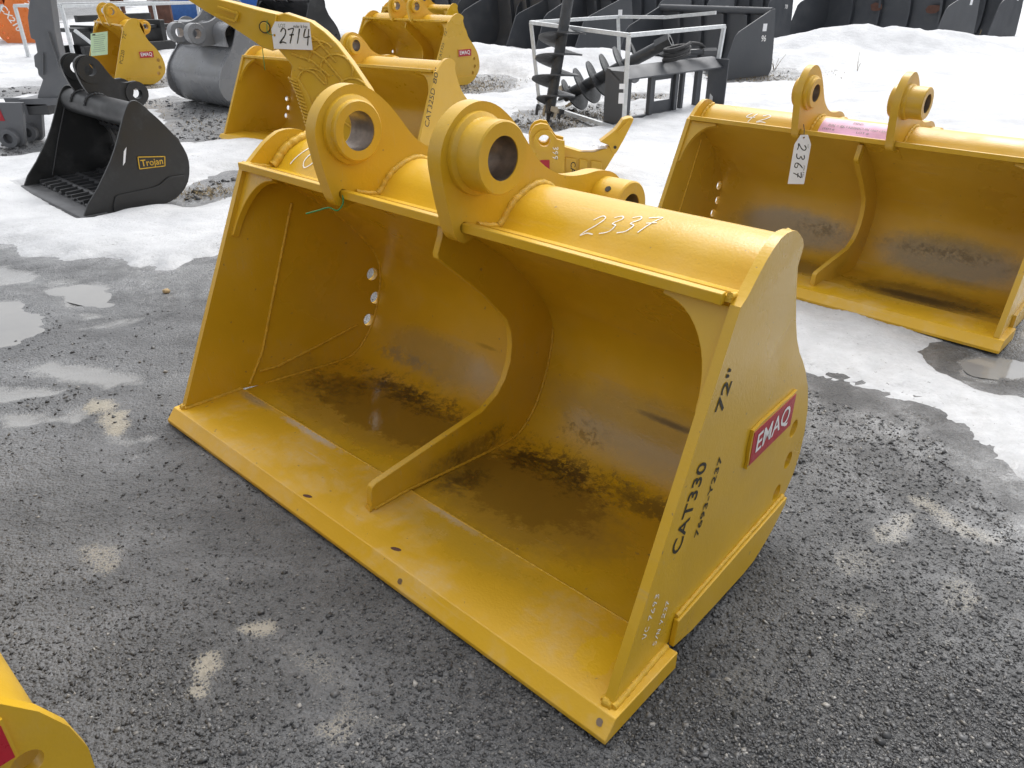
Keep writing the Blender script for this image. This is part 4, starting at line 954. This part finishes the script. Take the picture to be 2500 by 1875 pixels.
# ------------------------------------------------------------------ crated auger attachment
def cage(root, base, tops, rails, w=.042, mat='galv'):
    for b, t in zip(base, tops): MB().bar(b, t, w).build('post', mat, root, bevel=.003)
    for a, b in rails: MB().bar(a, b, w, w * .95).build('rail', mat, root, bevel=.003)
c2 = (*G(1521, 330), .04); c1 = (*G(1317, 262), .04); c3 = (*G(1733, 268), .04)
c4 = (xat(1516, 190, 11.4), 11.4, .04)
CG = thing('shipping_cage', 'white steel shipping cage standing round the auger attachment on the snow', 'cage', (0, 0, 0), 0)
t2 = (xat(1535, 86, c2[1]), c2[1], zat(86, c2[1])); t1 = (xat(1296, 55, c1[1]), c1[1] + .02, zat(55, c1[1])); t3 = (xat(1768, 64, c3[1] + .1), c3[1] + .1, zat(64, c3[1] + .1))
t4 = (xat(1509, 41, c4[1]), c4[1], zat(41, c4[1])); t5 = (xat(1748, 31, c3[1] + .9), c3[1] + .9, zat(31, c3[1] + .9)); t45 = tuple((a + b) / 2 + d for a, b, d in zip(t4, t5, (0, 0, -.03)))
cage(CG, [c1, c2, c3, c4], [t1, t2, t3, t4], [(t1, t2), (t2, t3), (t1, t4), (t4, t45), (t45, t5), (c1, (c2[0] - .02, c2[1], .05)), (c1, c4)])
for dz, hh_ in ((.47, .05), (.36, .10)):
    MB().box((c2[0] - .045, c2[1] - .03, dz), (.055, .004, hh_)).build('sticker', 'paper', CG)
# mount plate
A = Vector((*G(1489, 316), .02)); B = Vector((*G(1738, 268), .02)); dr = (B - A); LM = dr.length; dr.normalize(); nr = Vector((dr.y, -dr.x, 0))
MT = thing('mount_plate', 'black steel skid steer mount frame inside the white cage', 'attachment', tuple(A), math.atan2(dr.y, dr.x))
hm = .56
MB().box((LM / 2, -.10, .012), (LM, .34, .02)).build('base_plate', 'charcoal', MT, bevel=.003)
MB().box((LM / 2, .05, .035), (LM, .05, .05)).build('bottom_rail', 'charcoal', MT, bevel=.004)
MB().prism([(-.09, hm - .10), (.05, hm - .01), (.09, hm), (.09, hm + .02), (.04, hm + .012), (-.10, hm - .085)], lambda y, z: (0, y, z), lambda y, z: (LM, y, z)).build('top_flange', 'charcoal', MT, bevel=.003)
MB().box((.01, -.03, hm / 2), (.02, .26, hm)).build('end_plate', 'charcoal', MT, bevel=.004)
MB().box((LM - .01, -.03, hm / 2), (.02, .26, hm)).build('end_plate', 'charcoal', MT, bevel=.004)
for u, wd in ((.14, .12), (.36, .06), (.60, .06), (.665, .05), (.83, .10)):
    MB().box((LM * u, .03, hm / 2), (wd, .05, hm - .06)).build('upright', 'charcoal', MT, bevel=.004)
MB().prism([(.36 * LM, .05), (.62 * LM, .05), (.62 * LM, hm - .10), (.36 * LM, hm - .10)], lambda u, z: (u, .04, z), lambda u, z: (u, .055, z), [[(.41 * LM, .18), (.57 * LM, .18), (.57 * LM, hm - .16), (.41 * LM, hm - .16)]]).build('web_plate', 'charcoal', MT)
def auger(name, label, a, b, r_sh, r_fl, turns, f0, f1, hexend=True, teeth=False, group=None):
    a, b = Vector(a), Vector(b); d = b - a; L = d.length
    root = thing(name, label, 'auger', tuple(a), 0, group); root.rotation_mode = 'QUATERNION'; root.rotation_quaternion = d.to_track_quat('Z', 'Y')
    MB().lathe([(.0001, 0), (r_sh, 0), (r_sh, L), (.0001, L)], (0, 0, 0), (0, 0, 1), 24).build('shaft', 'steelgrey', root)
    n = int(turns * 40); vv, ff = [], []
    for i in range(n + 1):
        t = i / n; an = 2 * math.pi * turns * t; z = L * (f0 + (f1 - f0) * t); rr = r_fl * (min(1, t * 8 + .35))
        for rad, dz in ((r_sh * .95, .0), (rr, 0), (rr, .016), (r_sh * .95, .016)): vv.append((rad * math.cos(an), rad * math.sin(an), z + dz))
    for i in range(n):
        for k in range(4): ff.append((i * 4 + k, i * 4 + (k + 1) % 4, i * 4 + 4 + (k + 1) % 4, i * 4 + 4 + k))
    ff += [(0, 1, 2, 3), (4 * n, 4 * n + 3, 4 * n + 2, 4 * n + 1)]
    MB().add(vv, ff).build('flight', 'steelgrey', root, smooth=50)
    if hexend:
        MB().lathe([(r_sh * .75, L - .01), (r_sh * 1.35, L - .01), (r_sh * 1.35, L + .16), (r_sh * .75, L + .16)], (0, 0, 0), (0, 0, 1), 6).build('hex_socket', 'steelgrey', root, smooth=20)
    if teeth:
        MB().lathe([(.0001, -.10), (.018, -.08), (.03, 0), (r_sh, .04), (.0001, .04)], (0, 0, 0), (0, 0, 1), 12).build('pilot_bit', 'steelgrey', root)
        for k in range(6):
            an = k * 2.1 + .4; rad = .05 + .028 * k
            MB().prism([(-.03, .07), (.035, .075), (.05, .03), (.03, -.035), (.012, -.04), (.016, .01), (-.03, .02)], lambda y, z: tuple(Matrix.Rotation(an, 3, 'Z') @ Vector((rad - .014, y, z))), lambda y, z: tuple(Matrix.Rotation(an, 3, 'Z') @ Vector((rad + .014, y, z)))).build('tooth', 'greydark' if k % 2 else 'carbide', root)
    return root
va = (*G(1340, 300), .10)
auger('auger', 'large upright auger leaning against the white cage, its point on the ground', va, (xat(1396, 20, va[1] + .25), va[1] + .25, zat(20, va[1] + .25) + .35), .058, .25, 3.8, .06, .62, True, True)
m2 = A + dr * LM * .38 + Vector((0, 0, hm + .075)) - nr * .0
auger('auger', 'longer dark auger lying aslant through the cage, resting on the mount frame', (xat(1378, 236, 9.8), 9.8, zat(236, 9.8)), (xat(1606, 116, 9.35), 9.35, zat(116, 9.35)), .066, .235, 5.2, .02, .76, True, True)
m3 = A + dr * LM * .83 + Vector((0, 0, hm + .09))
auger('auger', 'short hex drive shaft lying at the far end of the mount frame', tuple(m3 - dr * .45 - nr * .25), tuple(m3), .032, .05, 1.0, .1, .3, True, False)
HO = thing('hose', 'black hydraulic hose coiled on top of the mount frame', 'hose', tuple(A + dr * LM * .55 + Vector((0, 0, hm + .045))), math.atan2(dr.y, dr.x))
MB().tube([(.19 * math.cos(t) * (1 + .04 * math.sin(3 * t)), .10 * math.sin(t) - .02, .010 * t * .8 + .03 * math.cos(t)) for t in np.linspace(0, 18, 110)], .020, 8).build('coil', 'rubber', HO)
MB().tube(smoothpath([(.18, .02, .10), (.34, .05, .14), (.52, .02, .12), (.62, 0, .06)], 6), .019, 8).build('hose_end', 'rubber', HO)

# ------------------------------------------------------------------ loader buckets in the far rows
def loader(label, loc, rz, width, D, Hh, sticker=None, mat='charcoal', rust=False):
    """origin at the front lower corner of the right-hand plate; the mouth faces -Y"""
    root = thing('loader_bucket', label, 'bucket', (loc[0], loc[1], -.02), rz, 'charcoal loader buckets in the far rows')
    pr = [(0, 0), (.20 * D, .64 * Hh), (.26 * D, .70 * Hh), (.84 * D, .99 * Hh), (.90 * D, Hh), (.97 * D, .5 * Hh), (D, .12 * Hh), (.95 * D, 0)]
    for x0 in (-.025, -width):
        MB().prism(pr, lambda y, z: (x0, y, z), lambda y, z: (x0 + .025, y, z)).build('side_plate', mat, root, bevel=.004)
    bk_ = [(.02, .03), (.55 * D, .04), (.80 * D, .10 * Hh), (.91 * D, .28 * Hh), (.93 * D, .55 * Hh), (.88 * D, .96 * Hh)]
    bk_ = smoothpath(bk_, 3)
    MB().prism(bk_ + [(a + .02, b - .012) for a, b in bk_[::-1]], lambda y, z: (-width + .02, y, z), lambda y, z: (-.02, y, z)).build('shell', mat, root)
    MB().lathe([(.0001, -width + .01), (.055, -width + .01), (.055, -.01), (.0001, -.01)], (0, .86 * D, .965 * Hh), (1, 0, 0), 20).build('top_tube', mat, root)
    MB().box((-width / 2, .06, .025), (width + .06, .20, .03)).build('cutting_edge', mat, root, bevel=.004)
    for u in (.2, .4, .6, .8):
        MB().prism([(.80 * D, .12 * Hh), (.86 * D, .30 * Hh), (.87 * D, .55 * Hh), (.82 * D, .90 * Hh), (.90 * D, .92 * Hh), (.95 * D, .5 * Hh), (.92 * D, .2 * Hh)], lambda y, z: (-width * u - .03, y, z), lambda y, z: (-width * u + .03, y, z)).build('rib', mat, root)
    if rust:
        for u in (.25, .62):
            MB().add([(-width * u + .22 * random.uniform(.6, 1) * math.cos(a), .862 * D, .62 * Hh + .13 * random.uniform(.6, 1) * math.sin(a)) for a in np.linspace(0, 6, 10)], [tuple(range(10))]).build('rust_patch', 'rust', root, smooth=0)
    if sticker is not None:
        st = MB().box((.0015, .74 * D, .74 * Hh), (.002, .10, .11)).build('sticker', 'paper', root)
        if sticker: lettering(sticker, lambda u, v: (.0016, .70 * D + u, .54 * Hh + v), .13, 'white', root, bold=.02, fit=.12)
    return root
LR = -.93
l1 = G(1758, 197)
loader('charcoal loader bucket marked 96, nearest of the far row', l1, LR, 2.44, 1.28, 1.02, '96')
loader('charcoal loader bucket just left of the one marked 96, behind the cage', (1.08, 15.5), LR - .05, 2.3, 1.6, 1.18, '')
loader('charcoal loader bucket with bare plate, left of the cage post', (.42, 16.4), LR + .10, 2.6, 1.5, 1.22, None)
loader('charcoal loader bucket behind the yellow 325 72" bucket', (-.9, 19.6), -.60, 2.6, 1.2, 1.25, None)
loader('long charcoal loader bucket with rust patches behind the snow bank', G(2266, 122), -1.00, 4.1, 1.75, 1.32, '', rust=True)
loader('charcoal loader bucket with a white sticker near the right edge', G(2402, 106), -.90, 2.2, 1.8, 1.38, '')
loader('charcoal loader bucket cut off by the right edge', (16.0, 21.6), -.98, 2.4, 1.6, 1.5, None)
loader('charcoal loader bucket marked 78 behind the one marked 96', G(1700, 112), LR, 2.2, 1.3, 1.45, '78')
loader('charcoal loader bucket marked 78 in the gap before the rusty one', G(1850, 104), LR, 2.2, 1.3, 1.45, '78')

loader('charcoal loader bucket behind the cage, between the two nearer plates', (2.9, 18.0), LR, 2.4, 1.4, 1.45, None)
loader('charcoal loader bucket half hidden by the upright auger', (-.1, 18.4), LR, 2.4, 1.4, 1.45, None)

# ------------------------------------------------------------------ upper left: second cage, rusty frame, blue trough
k0 = Vector((*G(185, 158), .03)); k1 = Vector((*G(436, 134), .03)); dv = (k1 - k0).normalized(); nv = Vector((-dv.y, dv.x, 0))
K2 = thing('shipping_cage', 'galvanised shipping cage holding black machinery, behind the PC220 bucket', 'cage', (0, 0, 0), 0)
hk = .95
bs = [k0, k1 + dv * .75, k1 + dv * .75 + nv * 1.35, k0 + nv * 1.35]
tp = [b + Vector((0, 0, hk)) for b in bs]
cage(K2, bs, tp, [(tp[i], tp[(i + 1) % 4]) for i in range(4)] + [(bs[i], bs[(i + 1) % 4]) for i in range(4)] + [(bs[0] + dv * .8 + Vector((0, 0, .0)), bs[0] + dv * .15 + Vector((0, 0, .55)))], w=.055)
BM = thing('attachment', 'black machine attachment inside the galvanised cage at upper left', 'attachment', (0, 0, 0), 0)
mid = (bs[0] + bs[2]) / 2
for i, (u, v, z, dx, dy, dz) in enumerate(((0, -.3, .14, 2.2, .12, .20), (0, .3, .14, 2.2, .12, .20), (0, 0, .52, 2.3, .5, .07), (-.75, 0, .34, .10, .7, .5), (.2, 0, .34, .10, .7, .5), (.85, 0, .34, .12, .7, .6), (-.2, -.25, .72, 1.7, .10, .12))):
    MB().box(mid + dv * u + nv * v + Vector((0, 0, z)), (dx, dy, dz), Matrix.Rotation(math.atan2(dv.y, dv.x), 3, 'Z')).build('frame_member', 'black', BM, bevel=.01)
MB().prism([(-.6, .2), (.1, .2), (-.25, .75)], lambda u, z: tuple(mid + dv * u - nv * .38 + Vector((0, 0, z))), lambda u, z: tuple(mid + dv * u - nv * .35 + Vector((0, 0, z)))).build('gusset', 'black', BM)
ch0 = mid - dv * .15 - nv * .4
for k in range(7):
    MB().lathe([(.014, -.006), (.026, -.006), (.026, .006), (.014, .006)], ch0 + Vector((0, 0, .93 - .045 * k)), (1, .2, 0) if k % 2 else (.2, 1, 0), 10).build('chain_link', 'galv', BM)
rx0, ry0 = G(352, 78)
RF = thing('rusty_frame', 'rust brown steel frame standing far back at the upper left', 'frame', (rx0, ry0, 0), -.25)
for u, wd in ((-.75, .42), (.72, .75)):
    MB().box((u, 0, .8), (wd, .10, 1.6)).build('column', 'rust', RF, bevel=.01)
for z in (.35, 1.25):
    MB().box((0, .05, z), (2.0, .08, .16)).build('beam', 'rust', RF, bevel=.01)
bx0, by0 = G(480, 60)
BT = thing('blue_trough', 'long blue steel trough at the back beside the rusty frame', 'trough', (bx0, by0, 0), -.2)
MB().prism([(-.5, .15), (-.7, 1.15), (-.66, 1.15), (-.46, .19), (.46, .19), (.66, 1.15), (.70, 1.15), (.5, .15)], lambda y, z: (-1.2, y, z), lambda y, z: (2.2, y, z)).build('trough_body', 'blue', BT, bevel=.01)
MB().box((.5, -.70, 1.17), (3.4, .12, .05)).build('flange', 'blue', BT, bevel=.008)
for u in (-1.0, .5, 2.0): MB().box((u, -.58, .55), (.10, .10, 1.1)).build('leg', 'blue', BT, bevel=.008)

# ------------------------------------------------------------------ dead grass, twigs, the tan pebble
def tufts(name, label, spots, seed):
    r = random.Random(seed); mb = MB()
    for (px, py, rx_, ry_, n) in spots:
        cx, cy = G(px, py)
        XY = np.array([[cx + r.gauss(0, rx_), cy + r.gauss(0, ry_)] for _ in range(n)])
        ZZ = np.maximum(snow_h(XY[:, 0], XY[:, 1]), ground_h(XY[:, 0], XY[:, 1])) - .004
        for (x, y), z in zip(XY, ZZ):
            a = r.uniform(0, 6.28); L = r.uniform(.02, .09); t = r.uniform(.2, 1.2); w = .0022 + .0003 * cy
            dx, dy = math.cos(a), math.sin(a)
            mb.add([(x - dy * w, y + dx * w, z), (x + dy * w, y - dx * w, z), (x + dx * L * t, y + dy * L * t, z + L * .45)], [(0, 1, 2)])
    return tag(mb.build(name, 'straw', smooth=0, recalc=False), label, 'grass', kind='stuff')
tufts('dead_grass', 'flattened dead grass in the bare patches of the snow', [(1170, 208, .30, .5, 900), (1400, 285, .30, .35, 900), (1840, 190, .5, .35, 900), (500, 470, .14, .10, 400), (1330, 308, .22, .15, 400), (390, 195, .3, .3, 300), (1560, 238, .2, .2, 200), (232, 420, .05, .06, 120), (520, 300, .4, .3, 150)], 3)
def twig(x, y, n, seed, label):
    r = random.Random(seed); mb = MB(); z = gz(x, y) - .02
    for _ in range(n):
        a = r.uniform(0, 6.28); L = r.uniform(.10, .30); t = r.uniform(.15, .6); p0 = (x, y, z); p1 = (x + math.cos(a) * L * t * .5, y + math.sin(a) * L * t * .5, z + L * .6); p2 = (x + math.cos(a) * L * t, y + math.sin(a) * L * t, z + L)
        mb.tube([p0, p1, p2], .003, 4)
    return tag(mb.build('twig', 'straw', smooth=0), label, 'twig', 'dead weed stalks poking out of the snow')
for i, (px, py, lb) in enumerate(((2042, 118, 'dry weed stalks in the snow bank before the rusty loader bucket'), (2222, 112, 'dry weed stalk at the right end of the snow bank'), (2090, 188, 'lone dry weed stalk in open snow above the pink label'), (1890, 172, 'dry weed stalks at the corner of the bucket marked 96'), (2385, 106, 'dry weed stalks between the two right-hand loader buckets'))):
    twig(*G(px, py), 4 if i != 3 else 9, 20 + i, lb)
pxx, pyy = G(407, 713)
mb = MB(); bm = bmesh.new(); bmesh.ops.create_icosphere(bm, subdivisions=2, radius=.017)
for v in bm.verts: v.co = Vector((v.co.x * 1.15, v.co.y * .95, v.co.z * .8)) * (1 + .08 * math.sin(v.co.x * 300 + v.co.y * 180))
mb.add([v.co + Vector((pxx, pyy, gz(pxx, pyy) + .010)) for v in bm.verts], [tuple(v.index for v in f.verts) for f in bm.faces]); bm.free()
tag(mb.build('pebble', 'tanstone', smooth=80), 'round tan pebble lying on the wet gravel left of the big bucket', 'pebble')
